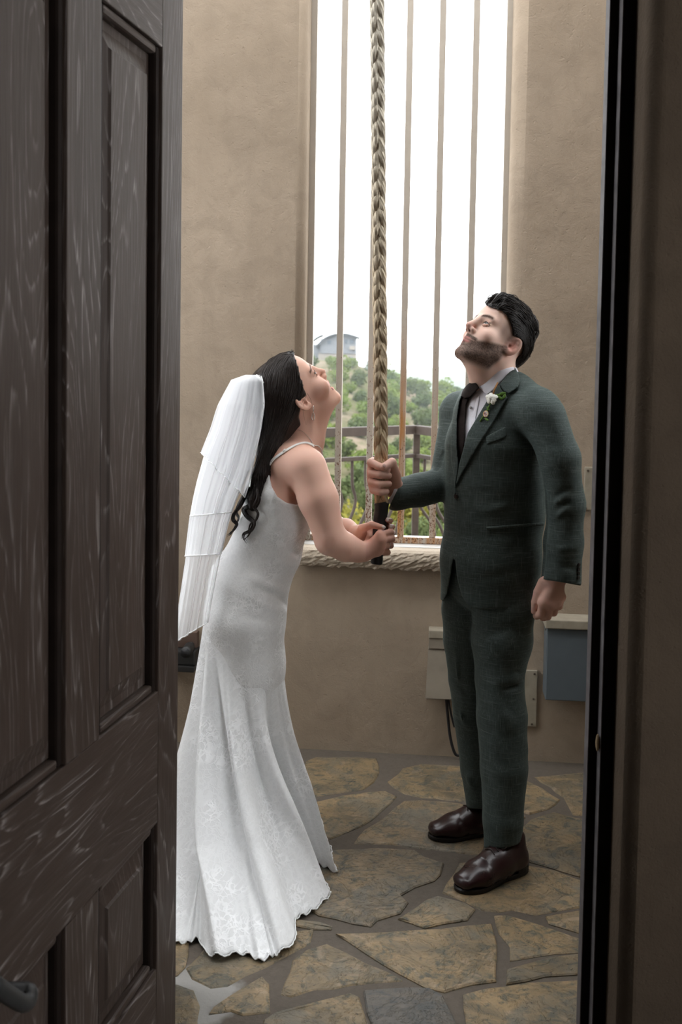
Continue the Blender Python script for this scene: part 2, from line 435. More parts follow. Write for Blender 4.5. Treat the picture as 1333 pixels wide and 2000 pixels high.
t.col(t.mix(f1, (0.26, 0.21, 0.16), (0.44, 0.375, 0.295))); t.rough(0.95); t.nrm(t.bump(f1, .8, 0.008, t.bump(f2, 0.5, 0.012))); MAT['limestone'] = t.m
MAT['ledge'] = plain('white_ledge', (0.42, 0.405, 0.385), 0.5, 0, 0.06)
MAT['screw'] = plain('screw_metal', (0.12, 0.10, 0.08), 0.5, 0.6)

window = empty('window_1', W((UL + UR) / 2, 0.12, ZS)); tag(window, kind='structure')
WB = 0.115          # depth of the bars behind the wall face
zb0 = hitW(720, 1058, WB)[1]; zb1 = hitW(720, 1046, WB)[1]
def wpart(name, boxes, mat, rust=0.0, bev=0.002):
    bm = bmesh.new()
    for b in boxes: wbox(bm, *b, bev)
    o = bmobj(name, bm, mat, window); o['rust'] = rust; return o
hw = 0.0125
uc = lambda px, py: hitW(px, py, WB)[0]
u_l = uc(611, 300); u_r = uc(991.5, 300)
wpart('frame_post', [(u_l - .014, u_l + .014, WB - .014, WB + .014, zb0, 3.72)], MAT['iron'])
wpart('frame_post', [(u_r - .014, u_r + .014, WB - .014, WB + .014, zb0, 3.72)], MAT['iron'])
wpart('bottom_rail', [(u_l + .015, u_r - .015, WB - .0125, WB + .0125, zb0, zb1)], MAT['iron'], 0.8)
wpart('top_rail', [(u_l + .015, u_r - .015, WB - .0125, WB + .0125, 3.695, 3.72)], MAT['iron'])
for (px, rs) in ((670.5, 0.12), (733, 0.12), (797, 1.0), (860.5, 0.35), (926, 0.1)):
    u = uc(px, 300)
    wpart('bar', [(u - hw, u + hw, WB - hw, WB + hw, zb1 + .0005, 3.6945)], MAT['iron'], rs)
wpart('ledge', [(UL + .002, UR - .002, 0.03, TH, ZS - 0.03, zb0 - .0005)], MAT['ledge'], 0, 0.003)
# the pane behind the bars is open air; the sill is one rough stone with a chiselled face
bm = bmesh.new()
us0 = hitW(581, 1085, -0.03)[0]; us1 = UR + 0.10
nu, nz = 70, 10
zt, zbm = ZS - 0.002, hitW(720, 1107, -0.02)[1]
grid = {}
for i in range(nu + 1):
    for j in range(nz + 1):
        u = us0 + (us1 - us0) * i / nu; z = zbm + (zt - zbm) * j / nz
        k = j / nz
        bulge = -0.045 - 0.012 * math.sin(math.pi * k) + random.uniform(-.0035, .0035)
        if j == nz: bulge = -0.030
        zz = z + (random.uniform(-.006, .005) if j == 0 else 0)
        grid[i, j] = bm.verts.new(W(u, bulge, zz))
for i in range(nu):
    for j in range(nz): bm.faces.new((grid[i, j], grid[i + 1, j], grid[i + 1, j + 1], grid[i, j + 1]))
tb = [bm.verts.new(W(us0 + (us1 - us0) * i / nu, 0.05, zt)) for i in range(nu + 1)]
bb = [bm.verts.new(W(us0 + (us1 - us0) * i / nu, 0.05, zbm)) for i in range(nu + 1)]
for i in range(nu):
    bm.faces.new((grid[i, nz], grid[i + 1, nz], tb[i + 1], tb[i])); bm.faces.new((grid[i + 1, 0], grid[i, 0], bb[i], bb[i + 1]))
bm.faces.new([grid[0, j] for j in range(nz, -1, -1)] + [bb[0], tb[0]]); bm.faces.new([grid[nu, j] for j in range(nz + 1)] + [tb[nu], bb[nu]])
sill = bmobj('stone_sill', bm, MAT['limestone'], window)

# ------------------------------------------------------------------ fittings on the far wall
MAT['beige_paint'] = plain('beige_box_paint', (0.26, 0.225, 0.18), 0.55, 0, 0.10, 12)
MAT['cream_paint'] = plain('cream_lid_paint', (0.31, 0.275, 0.215), 0.5, 0, 0.12, 25)
MAT['blue_grey'] = plain('blue_grey_paint', (0.098, 0.118, 0.132), 0.5, 0, 0.06, 10)
MAT['black_rubber'] = plain('black_rubber', (0.018, 0.018, 0.02), 0.5)
def wrect(px0, py0, px1, py1, w=0.0):
    u0, z1 = hitW(px0, py0, w); u1, z0 = hitW(px1, py1, w)
    return u0, u1, z0, z1
def wobj(name, parent, mat, fn, smooth=False):
    bm = bmesh.new(); fn(bm); return bmobj(name, bm, mat, parent, smooth)
# grey electrical box at right
u0, u1, z0, z1 = wrect(1070, 1209, 1162, 1372, -0.10)
eb = empty('electrical_box', W((u0 + u1) / 2, -0.0, z0)); tag(eb, 'blue-grey steel electrical box with cream lid beside the door frame', 'electrical box')
lidz = z1 - 0.035
wobj('body', eb, MAT['blue_grey'], lambda bm: wbox(bm, u0, u1, -0.10, -0.001, z0, lidz, 0.004))
wobj('lid', eb, MAT['cream_paint'], lambda bm: wbox(bm, u0 - .008, u1 + .008, -0.112, -0.001, lidz + .0005, z1, 0.004))
wobj('screw', eb, MAT['screw'], lambda bm: wbox(bm, u0 - .0022, u0 - .0002, -0.06, -0.052, lidz - .02, lidz - .012, 0))
# beige cover box behind the groom's legs: narrow at the top, wedge bottom
u0, u1, z0, z1 = wrect(838, 1229, 895, 1364, -0.05)
cb = empty('cover_box', W((u0 + u1) / 2, 0, z0)); tag(cb, 'beige junction box half hidden behind the trousers, above the black cable', 'junction box')
def wedge(bm, ua, ub, wa0, wa1, za, zb):
    vs = [bm.verts.new(W(*p)) for p in ((ua, -.001, za), (ub, -.001, za), (ub, -.001, zb), (ua, -.001, zb), (ua - .008, -wa0, za), (ub + .002, -wa0, za - .0), (ub, -wa1, zb), (ua, -wa1, zb))]
    for f in ((0, 1, 2, 3), (7, 6, 5, 4), (0, 4, 5, 1), (1, 5, 6, 2), (2, 6, 7, 3), (3, 7, 4, 0)): bm.faces.new([vs[i] for i in f])
    bmesh.ops.bevel(bm, geom=list(bm.edges), offset=0.003, segments=2, affect='EDGES')
zc = z1 - 0.033; zd = z1 - 0.075
wobj('body', cb, MAT['beige_paint'], lambda bm: wedge(bm, u0, u1, 0.075, 0.055, z0, zd))
wobj('band', cb, MAT['beige_paint'], lambda bm: wbox(bm, u0 + .001, u1, -0.06, -0.001, zd + .0008, zc, 0.003))
wobj('cap', cb, MAT['cream_paint'], lambda bm: wbox(bm, u0, u1, -0.064, -0.001, zc + .0008, z1, 0.004))
# two blank plates
def plate(px0, py0, px1, py1, screws, label, tilt=0.0):
    u0, u1, z0, z1 = wrect(px0, py0, px1, py1, -0.01)
    pl = empty('blank_plate', W((u0 + u1) / 2, 0, z0)); tag(pl, label, 'cover plate')
    wobj('panel', pl, MAT['cream_paint'], lambda bm: wbox(bm, u0, u1, -0.012, -0.001, z0, z1, 0.003))
    for (a, b) in screws:
        uu = u0 + (u1 - u0) * a; zz = z1 + (z0 - z1) * b
        def mk(bm):
            bmesh.ops.create_cone(bm, segments=12, radius1=0.0045, radius2=0.0035, depth=0.003, cap_ends=True,
                                  matrix=Matrix.Translation(W(uu, -0.0136, zz)) @ Matrix.Rotation(-WA, 4, 'Z') @ Matrix.Rotation(math.pi / 2, 4, 'X'))
        wobj('screw', pl, MAT['screw'], mk)
plate(1008, 1308, 1048, 1420, [(0.86, 0.06), (0.84, 0.5), (0.80, 0.95)], 'long cream blank cover plate low on the wall beside the trouser leg')
plate(1143, 912, 1166, 997, [(0.25, 0.08), (0.15, 0.95)], 'small cream blank plate at elbow height by the door frame')
# cable
cpts = [hitW(872, 1362, -0.03), hitW(875, 1395, -0.03), hitW(880, 1440, -0.03), hitW(890, 1480, -0.03), hitW(903, 1500, -0.02)]
cp = [W(a, -0.03, max(b, 0.03)) for a, b in cpts]
cp = [Vector(p) for p in cat_rom(cp, 6)]
cable = tube('power_cable', cp, 0.0055, MAT['black_rubber']); tag(cable, 'black power cable hanging from the beige junction box to the floor', 'cable')
cp2 = [Vector(p) for p in cat_rom([W(a, -0.03, b) for a, b in (hitW(876, 1362, -.03), hitW(881, 1392, -.03), hitW(888, 1420, -.03))], 6)]
tube('loop', cp2, 0.004, MAT['black_rubber'], cable)
# wall lamp at left behind the train
MAT['dark_metal'] = plain('dark_metal', (0.035, 0.035, 0.035), 0.45, 0.3)
MAT['brown_box'] = plain('brown_box_paint', (0.10, 0.065, 0.05), 0.6)
u0, u1, z0, z1 = wrect(318, 1262, 384, 1308, -0.06)
lamp = empty('wall_lamp', W((u0 + u1) / 2, 0, z0)); tag(lamp, 'dark metal wall spotlight low between the door edge and the dress', 'wall lamp')
wobj('shelf', lamp, MAT['dark_metal'], lambda bm: (wbox(bm, u0, u1, -0.10, -0.001, z0, z0 + 0.022, 0.003), wbox(bm, u0, u1, -0.085, -0.001, z0 + 0.0225, z1 - 0.01, 0.006)))
ub, zb_ = hitW(367, 1270, -0.09)
wobj('backplate', lamp, MAT['brown_box'], lambda bm: wbox(bm, u0 + 0.03, u1 - 0.004, -0.04, -0.001, z1 - 0.009, z1 + 0.055, 0.003))
tube('lamp_head', [W(ub, -0.125, zb_), W(ub, -0.10, zb_), W(ub, -0.06, zb_ + .004), W(ub, -0.041, zb_ + .006)], [0.021, 0.022, 0.021, 0.015], MAT['dark_metal'], lamp, 20)
tube('lens', [W(ub, -0.129, zb_), W(ub, -0.1255, zb_)], [0.0165, 0.0165], MAT['black_rubber'], lamp, 18)

# ------------------------------------------------------------------ door frame (right jamb) and the open door
def wood(name, axis, dark, mid, lime, gloss=0.42):
    """limed oak: pale lines follow the contours of a long stretched field (cathedral grain)"""
    t = NT(name); V3 = (lambda a, b: (a, a, b)) if axis == 'z' else (lambda a, b: (b, a, a))
    oi = t.n('ShaderNodeObjectInfo'); cx = t.n('ShaderNodeCombineXYZ')
    t.l(t.math('MULTIPLY', oi.outputs['Random'], 41.0), cx.inputs[0]); t.l(t.math('MULTIPLY', oi.outputs['Random'], 17.0), cx.inputs[2])
    def co(sc):
        av = t.n('ShaderNodeVectorMath', operation='ADD'); t.l(t.coord(scale=sc), av.inputs[0]); t.l(cx.outputs[0], av.inputs[1]); return av.outputs[0]
    fld = t.noise(co(V3(5.5, 0.85)), 1.0, 1.5, 0.45, 0.25)
    wob = t.noise(co(V3(40, 3)), 1.0, 2, 0.6)
    ring = t.math('FRACT', t.math('ADD', t.math('MULTIPLY', fld, 26.0), t.math('MULTIPLY', wob, 0.9)))
    pore = t.noise(t.coord(scale=V3(190, 7)), 1.0, 3, 0.6, 0.3)
    line = t.ramp(ring, [(0.0, 0.0), (0.08, 0.9), (0.22, 0.15), (0.45, 0.0)])
    lm = t.math('MULTIPLY', line, t.ramp(pore, [(0.42, 0.0), (0.60, 1.0)]))
    pl = t.ramp(pore, [(0.58, 0.0), (0.74, 0.40)])
    wear = t.ramp(t.noise(co((1, 1, 1)), 3.2, 4, 0.6), [(0.38, 0.15), (0.66, 1.0)])
    c = t.mix(t.noise(co(V3(8, 1)), 1.2, 4, 0.6), dark, mid)
    c = t.mix(t.math('MULTIPLY', t.math('MAXIMUM', lm, pl), wear), c, lime)
    t.col(c); t.rough(t.ramp(pore, [(0.3, gloss), (0.8, gloss + 0.2)])); t.set(Specular_IOR_Level=0.22)
    t.nrm(t.bump(t.math('SUBTRACT', pore, t.math('MULTIPLY', lm, 0.5)), 0.3, 0.002))
    return t.m
DK, MD, LM = (0.026, 0.0175, 0.0135), (0.054, 0.038, 0.031), (0.25, 0.22, 0.21)
MAT['wood_v'] = wood('limed_oak_upright', 'z', DK, MD, LM)
MAT['wood_h'] = wood('limed_oak_level', 'x', DK, MD, LM)
MAT['wood_dark'] = plain('dark_stained_wood', (0.012, 0.008, 0.0065), 0.7, 0, 0.3, 14, spec=.08)
MAT['wood_jamb'] = plain('shaded_jamb_wood', (0.0075, 0.0058, 0.005), 0.75, 0, 0.3, 14, spec=.06)  # near-black because the shade on the viewer-side faces is painted in
MAT['lit_edge'] = plain('lit_wood_edge', (0.085, 0.078, 0.08), 0.6, 0, 0.35, 25)  # added edge strips: room light on the jamb sides painted as pale colour

# right jamb: rebated post, profile in plan, traced from left to right
jd = empty('door_2', (JX0, YF1, 0)); tag(jd, kind='structure')
def jpiece(name, x0, x1, y0, y1, mat, bev=0.003):
    bm = bmesh.new(); bm_box(bm, ((x0 + x1) / 2, (y0 + y1) / 2, 1.675), (x1 - x0, y1 - y0, 3.35), None, bev); return bmobj(name, bm, mat, jd)
xa = P(1165, 700, 2.262).x; xb = P(1190, 700, 2.228).x
jpiece('jamb_post', xa + .0012, JXS - .001, 2.228, 2.262, MAT['wood_jamb'], 0.001)
jpiece('lit_edge', xa - .0010, xa + .0010, 2.2285, 2.2615, MAT['lit_edge'], 0.0006)
jpiece('stop_bead', xb + .0012, JXS - .001, 2.196, 2.2275, MAT['wood_jamb'], 0.001)
jpiece('lit_edge', xb - .0010, xb + .0010, 2.1965, 2.2272, MAT['lit_edge'], 0.0006)
bm = bmesh.new()
sp_ = P(1169, 1452, 2.20)
bmesh.ops.create_icosphere(bm, subdivisions=2, radius=0.013, matrix=Matrix.Translation((sp_.x, 2.205, sp_.z)) @ Matrix.Diagonal((0.35, 0.5, 1.6, 1)))
bmobj('splinter', bm, plain('raw_wood', (0.20, 0.14, 0.08), 0.8), jd)
# left jamb behind the hinge
bm = bmesh.new(); bm_box(bm, (HX - .075, YF1 + .08, 1.675), (0.09, .12, 3.35), None, .003); bmobj('jamb_post', bm, MAT['wood_jamb'], jd)
bm = bmesh.new(); bm_box(bm, ((HX + xa) / 2, YF1 - .02, 3.32), (xa - HX - .01, 0.06, 0.06), None, .003); bmobj('head', bm, MAT['wood_jamb'], jd)

# the door: hinged at left, swung out towards the viewer; local a runs from the hinge to the free edge
DA = math.atan(0.217)
ddir = Vector((-math.sin(DA), -math.cos(DA), 0)); dnor = Vector((math.cos(DA), -math.sin(DA), 0))
DO = P(353, 700, 2.23); DO = Vector((DO.x, DO.y, 0))
def hitD(px, py, w=0.0):
    d = ray(px, py); o = Vector((0, 0, CAMZ)); q = DO + dnor * w
    t = (q - o).dot(dnor) / d.dot(dnor); p = o + d * t
    return (p - DO).dot(ddir), p.z
door = empty('door_1', DO); tag(door, kind='structure')
DMX = Matrix(((ddir.x, dnor.x, 0, DO.x), (ddir.y, dnor.y, 0, DO.y), (0, 0, 1, 0), (0, 0, 0, 1)))
def dpiece(name, a0, a1, w0, w1, z0, z1, mat, bev=0.0025):
    # own local frame (a, w, z) so the grain follows the piece
    bm = bmesh.new(); bm_box(bm, (0, 0, 0), (a1 - a0, w1 - w0, z1 - z0), None, bev)
    o = bmobj(name, bm, mat, None)
    bmesh_c = DMX @ Matrix.Translation(((a0 + a1) / 2, (w0 + w1) / 2, (z0 + z1) / 2))
    o.parent = door; o.matrix_parent_inverse = world_of(door).inverted(); o.matrix_basis = bmesh_c
    if DMX.determinant() < 0: o.data.flip_normals()
    return o
aS = hitD(314, 700)[0]                       # hinge stile width
aP1 = hitD(196, 900)[0]                      # panel -> mullion
aM = hitD(130, 900)[0]                       # mullion -> second panel
pw = aP1 - aS
aE = aM + pw                                 # second panel end
aDW = aE + aS + 0.02
zR1 = hitD(308, 1351)[1]; zR0 = hitD(308, 1606)[1]; zT = hitD(311, 87)[1]
print('door', aS, aP1, aM, aDW, zR0, zR1, zT)
DT = 0.045
zTop = 3.28
dpiece('stile', 0, aS, -DT, 0, 0.01, zTop, MAT['wood_v'])
dpiece('stile', aE, aDW, -DT, 0, 0.01, zTop, MAT['wood_v'])
dpiece('rail', aS + .0008, aE - .0008, -DT, 0, zR0, zR1, MAT['wood_h'])
dpiece('rail', aS + .0008, aE - .0008, -DT, 0, zT, zTop, MAT['wood_h'])
dpiece('rail', aS + .0008, aE - .0008, -DT, 0, 0.01, 0.22, MAT['wood_h'])
dpiece('mullion', aP1, aM, -DT, 0, zR1 + .0008, zT - .0008, MAT['wood_v'])
dpiece('mullion', aP1, aM, -DT, 0, 0.2208, zR0 - .0008, MAT['wood_v'])
def panel(a0, a1, z0, z1):
    # recessed field with a bevelled raised centre and a moulding round it
    m = 0.018
    for (x0, x1, y0, y1) in ((a0, a0 + m, z0, z1), (a1 - m, a1, z0, z1), (a0 + m, a1 - m, z0, z0 + m), (a0 + m, a1 - m, z1 - m, z1)):
        dpiece('moulding', x0 + .0004, x1 - .0004, -0.028, -0.006, y0 + .0004, y1 - .0004, MAT['wood_dark'] if x1 - x0 < 0.05 else MAT['wood_h'], 0.006)
    b0, b1, c0, c1 = a0 + m, a1 - m, z0 + m, z1 - m
    e = 0.05
    V = []
    for (d, w) in ((0.0, -0.024), (0.012, -0.026), (e, -0.014), (e + 0.004, -0.009)):
        V += [(b0 + d * .75, w, c0 + d), (b1 - d * .75, w, c0 + d), (b1 - d * .75, w, c1 - d), (b0 + d * .75, w, c1 - d)]
    cx, cz = (b0 + b1) / 2, (c0 + c1) / 2
    V = [Vector((p[0] - cx, p[1], p[2] - cz)) for p in V]
    F = []
    for L in range(3):
        for k in range(4): F.append((L * 4 + k, L * 4 + (k + 1) % 4, (L + 1) * 4 + (k + 1) % 4, (L + 1) * 4 + k))
    F.append((12, 13, 14, 15)); F.append((3, 2, 1, 0))
    o = pyd('panel', V, F, MAT['wood_v'])
    o.parent = door; o.matrix_parent_inverse = world_of(door).inverted(); o.matrix_basis = DMX @ Matrix.Translation((cx, 0, cz))
    bm = bmesh.new(); bm.from_mesh(o.data); bmesh.ops.recalc_face_normals(bm, faces=bm.faces); bm.to_mesh(o.data); bm.free()
for (a0, a1) in ((aS, aP1), (aM, aE)):
    for (z0, z1) in ((zR1, zT), (0.22, zR0)): panel(a0 + .001, a1 - .001, z0 + .001, z1 - .001)
# black iron pull handle near the free edge
ha, hz_ = hitD(58, 1937, 0.06)
hb = hitD(-30, 1915, 0.06)
pt = [DMX @ Vector((ha + .012, -0.001 + 0.0, hz_ + .004)), DMX @ Vector((ha + .012, 0.03, hz_ + .004)), DMX @ Vector((ha, 0.058, hz_)), DMX @ Vector((ha + .03, 0.066, hz_ + .002)), DMX @ Vector((hb[0], 0.066, hb[1]))]
pt = [Vector(p) for p in cat_rom(pt, 5)]
hd = tube('handle', pt, 0.013, MAT['dark_metal'], door, 12); tag(hd, 'black iron lever handle')
# timber beam carrying the bell rope, above the picture
beam = pyd('beam', *boxp(-1.75, 1.72, 2.90, 3.08, 4.31, 4.5), MAT['wood_dark']); tag(beam, kind='structure')
# ================================================================== OUTDOORS
random.seed(21)
MAT['bronze'] = plain('brown_rail_paint', (0.036, 0.027, 0.022), 0.7, 0.0, 0.15, 20, spec=.15)
RZ = 1.10
def railpt(px, py): # point on top rail height
    d = ray(px, py); t = (RZ - CAMZ) / d.z; return Vector((d.x * t, d.y * t, RZ))
A = railpt(600, 837); Bc = railpt(815, 830.5); Cc = railpt(866, 836.5)
dirL = (A - Bc).normalized(); dirR = (Cc - Bc).normalized()
BAL_Z = -0.05
rail = empty('balcony_railing', (Bc.x, Bc.y, BAL_Z)); tag(rail, 'brown metal balcony railing with bellied balusters beyond the barred window', 'railing')
def rbox(name, p, q, w, h, ztop, par=rail):
    d = (q - p); L = d.length; d.normalize(); s = Vector((-d.y, d.x, 0))
    Mx = Matrix(((d.x, s.x, 0, p.x), (d.y, s.y, 0, p.y), (0, 0, 1, ztop - h), (0, 0, 0, 1)))
    bm = bmesh.new(); bm_box(bm, (L / 2, 0, h / 2), (L, w, h), Mx, 0.006); return bmobj(name, bm, MAT['bronze'], par)
LA = Bc + dirL * 2.6; RA = Bc + dirR * 2.6
z2 = RZ - 0.215
rbox('top_rail', LA, Bc, 0.07, 0.065, RZ); rbox('top_rail', Bc, RA, 0.07, 0.065, RZ - .0005)
rbox('middle_rail', LA, Bc, 0.045, 0.03, z2); rbox('middle_rail', Bc, RA, 0.045, 0.03, z2 - .0005)
rbox('bottom_rail', LA, Bc, 0.045, 0.03, BAL_Z + 0.12); rbox('bottom_rail', Bc, RA, 0.045, 0.03, BAL_Z + 0.1195)
def post(p):
    bm = bmesh.new(); bm_box(bm, (p.x, p.y, (RZ - .03 + BAL_Z) / 2), (0.05, 0.05, RZ - .03 - BAL_Z), None, 0.004); bmobj('post', bm, MAT['bronze'], rail)
post(Bc + Vector((0, 0, 0))); post(LA); post(RA)
def bal_profile(out):
    zs = [z2 - .005, z2 - .12, z2 - .22, z2 - .31, z2 - .40, z2 - .50, z2 - .60, z2 - .70, z2 - .78, BAL_Z + .1]
    ds = [0, 0, -.01, -.045, -.02, .05, .09, .07, .02, 0]
    return cat_rom([np.array(out) * d + np.array([0, 0, z]) for d, z in zip(ds, zs)], 4)
for base, dr, n in ((Bc, dirL, 20), (Bc, dirR, 20)):
    out = Vector((-dr.y, dr.x, 0)) * (1 if dr is dirR else 1)
    side = dirL * 0.9 + Vector((0, -1, 0)) * .35 if dr is dirL else dirR * -0.2 + Vector((.9, 0, 0))
    prof = bal_profile(side.normalized())
    V, F = tube_data([Vector(p) for p in prof], 0.0115, 6)
    me = None
    for i in range(1, n):
        p = base + dr * (0.122 * i)
        if me is None:
            me = bpy.data.meshes.new('baluster'); me.from_pydata([tuple(q) for q in V], [], F); me.update(); me.materials.append(MAT['bronze'])
            me.polygons.foreach_set('use_smooth', [True] * len(me.polygons))
        o = bpy.data.objects.new('baluster', me); COL.objects.link(o); o.parent = rail
        o.matrix_parent_inverse = world_of(rail).inverted(); o.location = (p.x, p.y, 0)
MAT['slab'] = plain('balcony_concrete', (0.42, 0.38, 0.33), 0.9)
bm = bmesh.new(); bm_box(bm, (1.1, 6.0, BAL_Z - .1), (5.6, 3.3, 0.2), None, 0); slab = bmobj('balcony_floor', bm, MAT['slab']); tag(slab, kind='structure')

# hillside
def hz_n(x, y):
    return 0.9 * math.sin(x * .09 + y * .05) + 0.6 * math.sin(x * .21 - y * .13 + 1.0) + 0.35 * math.sin(x * .5 + y * .31)
def ground(x, y):
    a = x / max(y, 1)
    valley = -9.5
    crest = 2.2 - 62.0 * min(max(a, 0.0), 0.085)
    if y < 55: z = -6.0 - 3.5 * min(1, max(0, (y - 15) / 40))
    elif y < 160:
        k = (y - 55) / 105; k = k * k * (3 - 2 * k) * 0.55 + 0.45 * k; z = valley + (crest - valley) * k
    else: z = crest - (y - 160) * 0.05
    return z + hz_n(x, y) * 0.32
ys = [14, 18, 24, 32, 42, 52, 62, 72, 82, 92, 102, 112, 122, 132, 142, 152, 160, 170, 185, 210, 250]
xs_n = 64; V = []; F = []
for y in ys:
    for i in range(xs_n + 1):
        x = (-0.75 + 1.5 * i / xs_n) * (y + 12); V.append((x, y, ground(x, y)))
for j in range(len(ys) - 1):
    for i in range(xs_n):
        a = j * (xs_n + 1) + i; F.append((a, a + 1, a + xs_n + 2, a + xs_n + 1))
t = NT('dry_hillside'); co = t.coord()
f1 = t.noise(co, 0.12, 5, 0.6); f2 = t.noise(co, 0.9, 5, 0.7)
c = t.mix(t.ramp(f1, [(0.40, 0.0), (0.60, 1.0)]), (0.125, 0.100, 0.076), (0.060, 0.062, 0.030)); c = t.mix(t.ramp(f2, [(0.42, 0.0), (0.70, 0.7)]), c, (0.030, 0.042, 0.014))
t.col(c); t.rough(1.0); t.set(Specular_IOR_Level=0.0); MAT['hill'] = t.m
hill = pyd('ground_hillside', V, F, MAT['hill'], None, True); tag(hill, kind='structure')
# distant ridge
V = []; F = []; n = 60
for i in range(n + 1):
    x = -700 + 1400 * i / n
    top = 3.0 + 3.0 * math.sin(i * .55) + 1.6 * math.sin(i * 1.3 + 1) + (4 if i < 26 else 0)
    for (yy, z) in ((620, -40), (700, -14 + top * .5), (760, top), (860, -30)): V.append((x * .53, yy * .53, (z - 1.55) * .53 + 1.55))
for i in range(n):
    for k in range(3): a = i * 4 + k; F.append((a, a + 4, a + 5, a + 1))
MAT['ridge'] = plain('wooded_ridge', (0.045, 0.06, 0.035), 1.0, 0, 0.4, 0.05)
ridge = pyd('ground_ridge', V, F, MAT['ridge'], None, True); tag(ridge, kind='structure')

# trees: crowns of leaf clumps, five forms in three greens
def leafmat(name, a, b):
    t = NT(name); oi = t.n('ShaderNodeObjectInfo'); co = t.coord()
    f = t.noise(co, 1.5, 3)
    c = t.mix(f, a, b); c = t.mix(t.math('MULTIPLY', oi.outputs['Random'], 0.35), c, (0.10, 0.105, 0.028))
    t.col(c); t.rough(0.9); t.set(Specular_IOR_Level=0.1)
    tr = t.n('ShaderNodeBsdfTranslucent'); t.l(c, tr.inputs[0]); mx = t.n('ShaderNodeMixShader'); mx.inputs[0].default_value = 0.3
    t.l(t.b.outputs[0], mx.inputs[1]); t.l(tr.outputs[0], mx.inputs[2]); t.l(mx.outputs[0], t.out.inputs[0]); return t.m
LEAF = [leafmat('leaf_green', (0.060, 0.092, 0.024), (0.115, 0.150, 0.042)), leafmat('leaf_sage', (0.036, 0.055, 0.026), (0.068, 0.088, 0.040)), leafmat('leaf_yellow', (0.12, 0.115, 0.02), (0.19, 0.165, 0.035))]
MAT['bark'] = plain('bark', (0.09, 0.07, 0.05), 0.95)
def crown_mesh(seed, nleaf, lobes, spread, leaf):
    rg = random.Random(seed); L = []
    for i in range(lobes):
        a = rg.uniform(0, 6.28); r = rg.uniform(0, spread)
        L.append((Vector((r * math.cos(a), r * math.sin(a), rg.uniform(.35, .8))), rg.uniform(.3, .48)))
    V = []; F = []
    for i in range(nleaf):
        c, r = rg.choice(L)
        d = Vector((rg.gauss(0, 1), rg.gauss(0, 1), rg.gauss(0, 1))).normalized(); d.z *= .75
        p = c + d * r * rg.uniform(.72, 1.04)
        nrm = (d + Vector((rg.gauss(0, .5), rg.gauss(0, .5), rg.gauss(0, .5)))).normalized()
        u = nrm.orthogonal().normalized(); w = nrm.cross(u); s = leaf * rg.uniform(.6, 1.3); k = rg.uniform(0, 6.28)
        b = len(V)
        for q in range(5):
            an = k + q * 1.2566; V.append(p + (u * math.cos(an) + w * math.sin(an)) * s * rg.uniform(.7, 1.2))
        F.append((b, b + 1, b + 2, b + 3, b + 4))
    me = bpy.data.meshes.new('crown'); me.from_pydata([tuple(p) for p in V], [], F); me.update(); return me
def trunk_mesh(seed):
    rg = random.Random(seed)
    parts = [tube_data([Vector((0, 0, -.1)), Vector((rg.uniform(-.03, .03), 0, .25)), Vector((rg.uniform(-.08, .08), rg.uniform(-.06, .06), .6))], [.05, .04, .02], 5)]
    for k in range(3):
        a = rg.uniform(0, 6.28); parts.append(tube_data([Vector((0, 0, .22)), Vector((.2 * math.cos(a), .2 * math.sin(a), .6))], [.03, .012], 4))
    V, F = merge(parts); me = bpy.data.meshes.new('trunk'); me.from_pydata([tuple(p) for p in V], [], F); me.update(); me.materials.append(MAT['bark']); return me
TR = [trunk_mesh(i) for i in range(3)]
CR = {}
for mi in range(3):
    for k in range(3):
        me = crown_mesh(100 + mi * 10 + k, 900, 7 + k, .42, .060); me.materials.append(LEAF[mi]); CR[mi, k] = me
CRN = {}
for mi in range(3):
    me = crown_mesh(200 + mi, 3600, 10, .48, .026); me.materials.append(LEAF[mi]); CRN[mi] = me
def tree(px, Y, size, mi, hgt=1.0, near=False, label=None, group=None, sink=0.1, name='oak_tree'):
    X = P(px, 800, Y).x
    root = empty(name, (X, Y, ground(X, Y) - sink * size), random.uniform(0, 6.28)); root.scale = (size, size, size * hgt)
    c = bpy.data.objects.new('crown', CRN[mi] if near else CR[mi, random.randrange(3)]); COL.objects.link(c); c.parent = root
    b = bpy.data.objects.new('trunk', TR[random.randrange(3)]); COL.objects.link(b); b.parent = root
    tag(root, label, 'tree', group); return root
def far_label(px, Y, mi):
    kind = ('round green oak', 'grey-green cedar', 'yellowing tree')[mi]
    band = 'on the hill crest' if Y > 145 else 'high on the hill slope' if Y > 122 else 'half way up the hill slope' if Y > 99 else 'low on the hill slope'
    side = 'behind the woman' if px < 605 else 'left of the rope' if px < 742 else 'between the rope and the man' if px < 868 else 'behind the man'
    return f'{kind} {band}, seen {side}', f'{kind}s {band}, {side}'
def near_label(px, Y, mi):
    kind = ('leafy green tree', 'sage-coloured tree', 'yellow autumn tree')[mi]
    band = 'in the valley behind the railing' if Y > 45 else 'just below the balcony railing'
    side = 'behind the woman' if px < 605 else 'left of the rope' if px < 742 else 'right of the rope'
    return f'{kind} {band}, {side}', f'{kind}s {band}, {side}'
random.seed(5)
PLACED = []
def place(px, Y, size, tries, spanx, spany):
    for _ in range(tries):
        ppx = px + random.uniform(-1, 1) * spanx; yy = Y + random.uniform(-1, 1) * spany; X = P(ppx, 800, yy).x
        if yy > 138 and 596 < ppx < 722 and (size > 2.0 or yy > 150): continue
        if all((X - a) ** 2 + (yy - b) ** 2 > (.84 * (size + s)) ** 2 for a, b, s in PLACED):
            PLACED.append((X, yy, size)); return ppx, yy
    return None
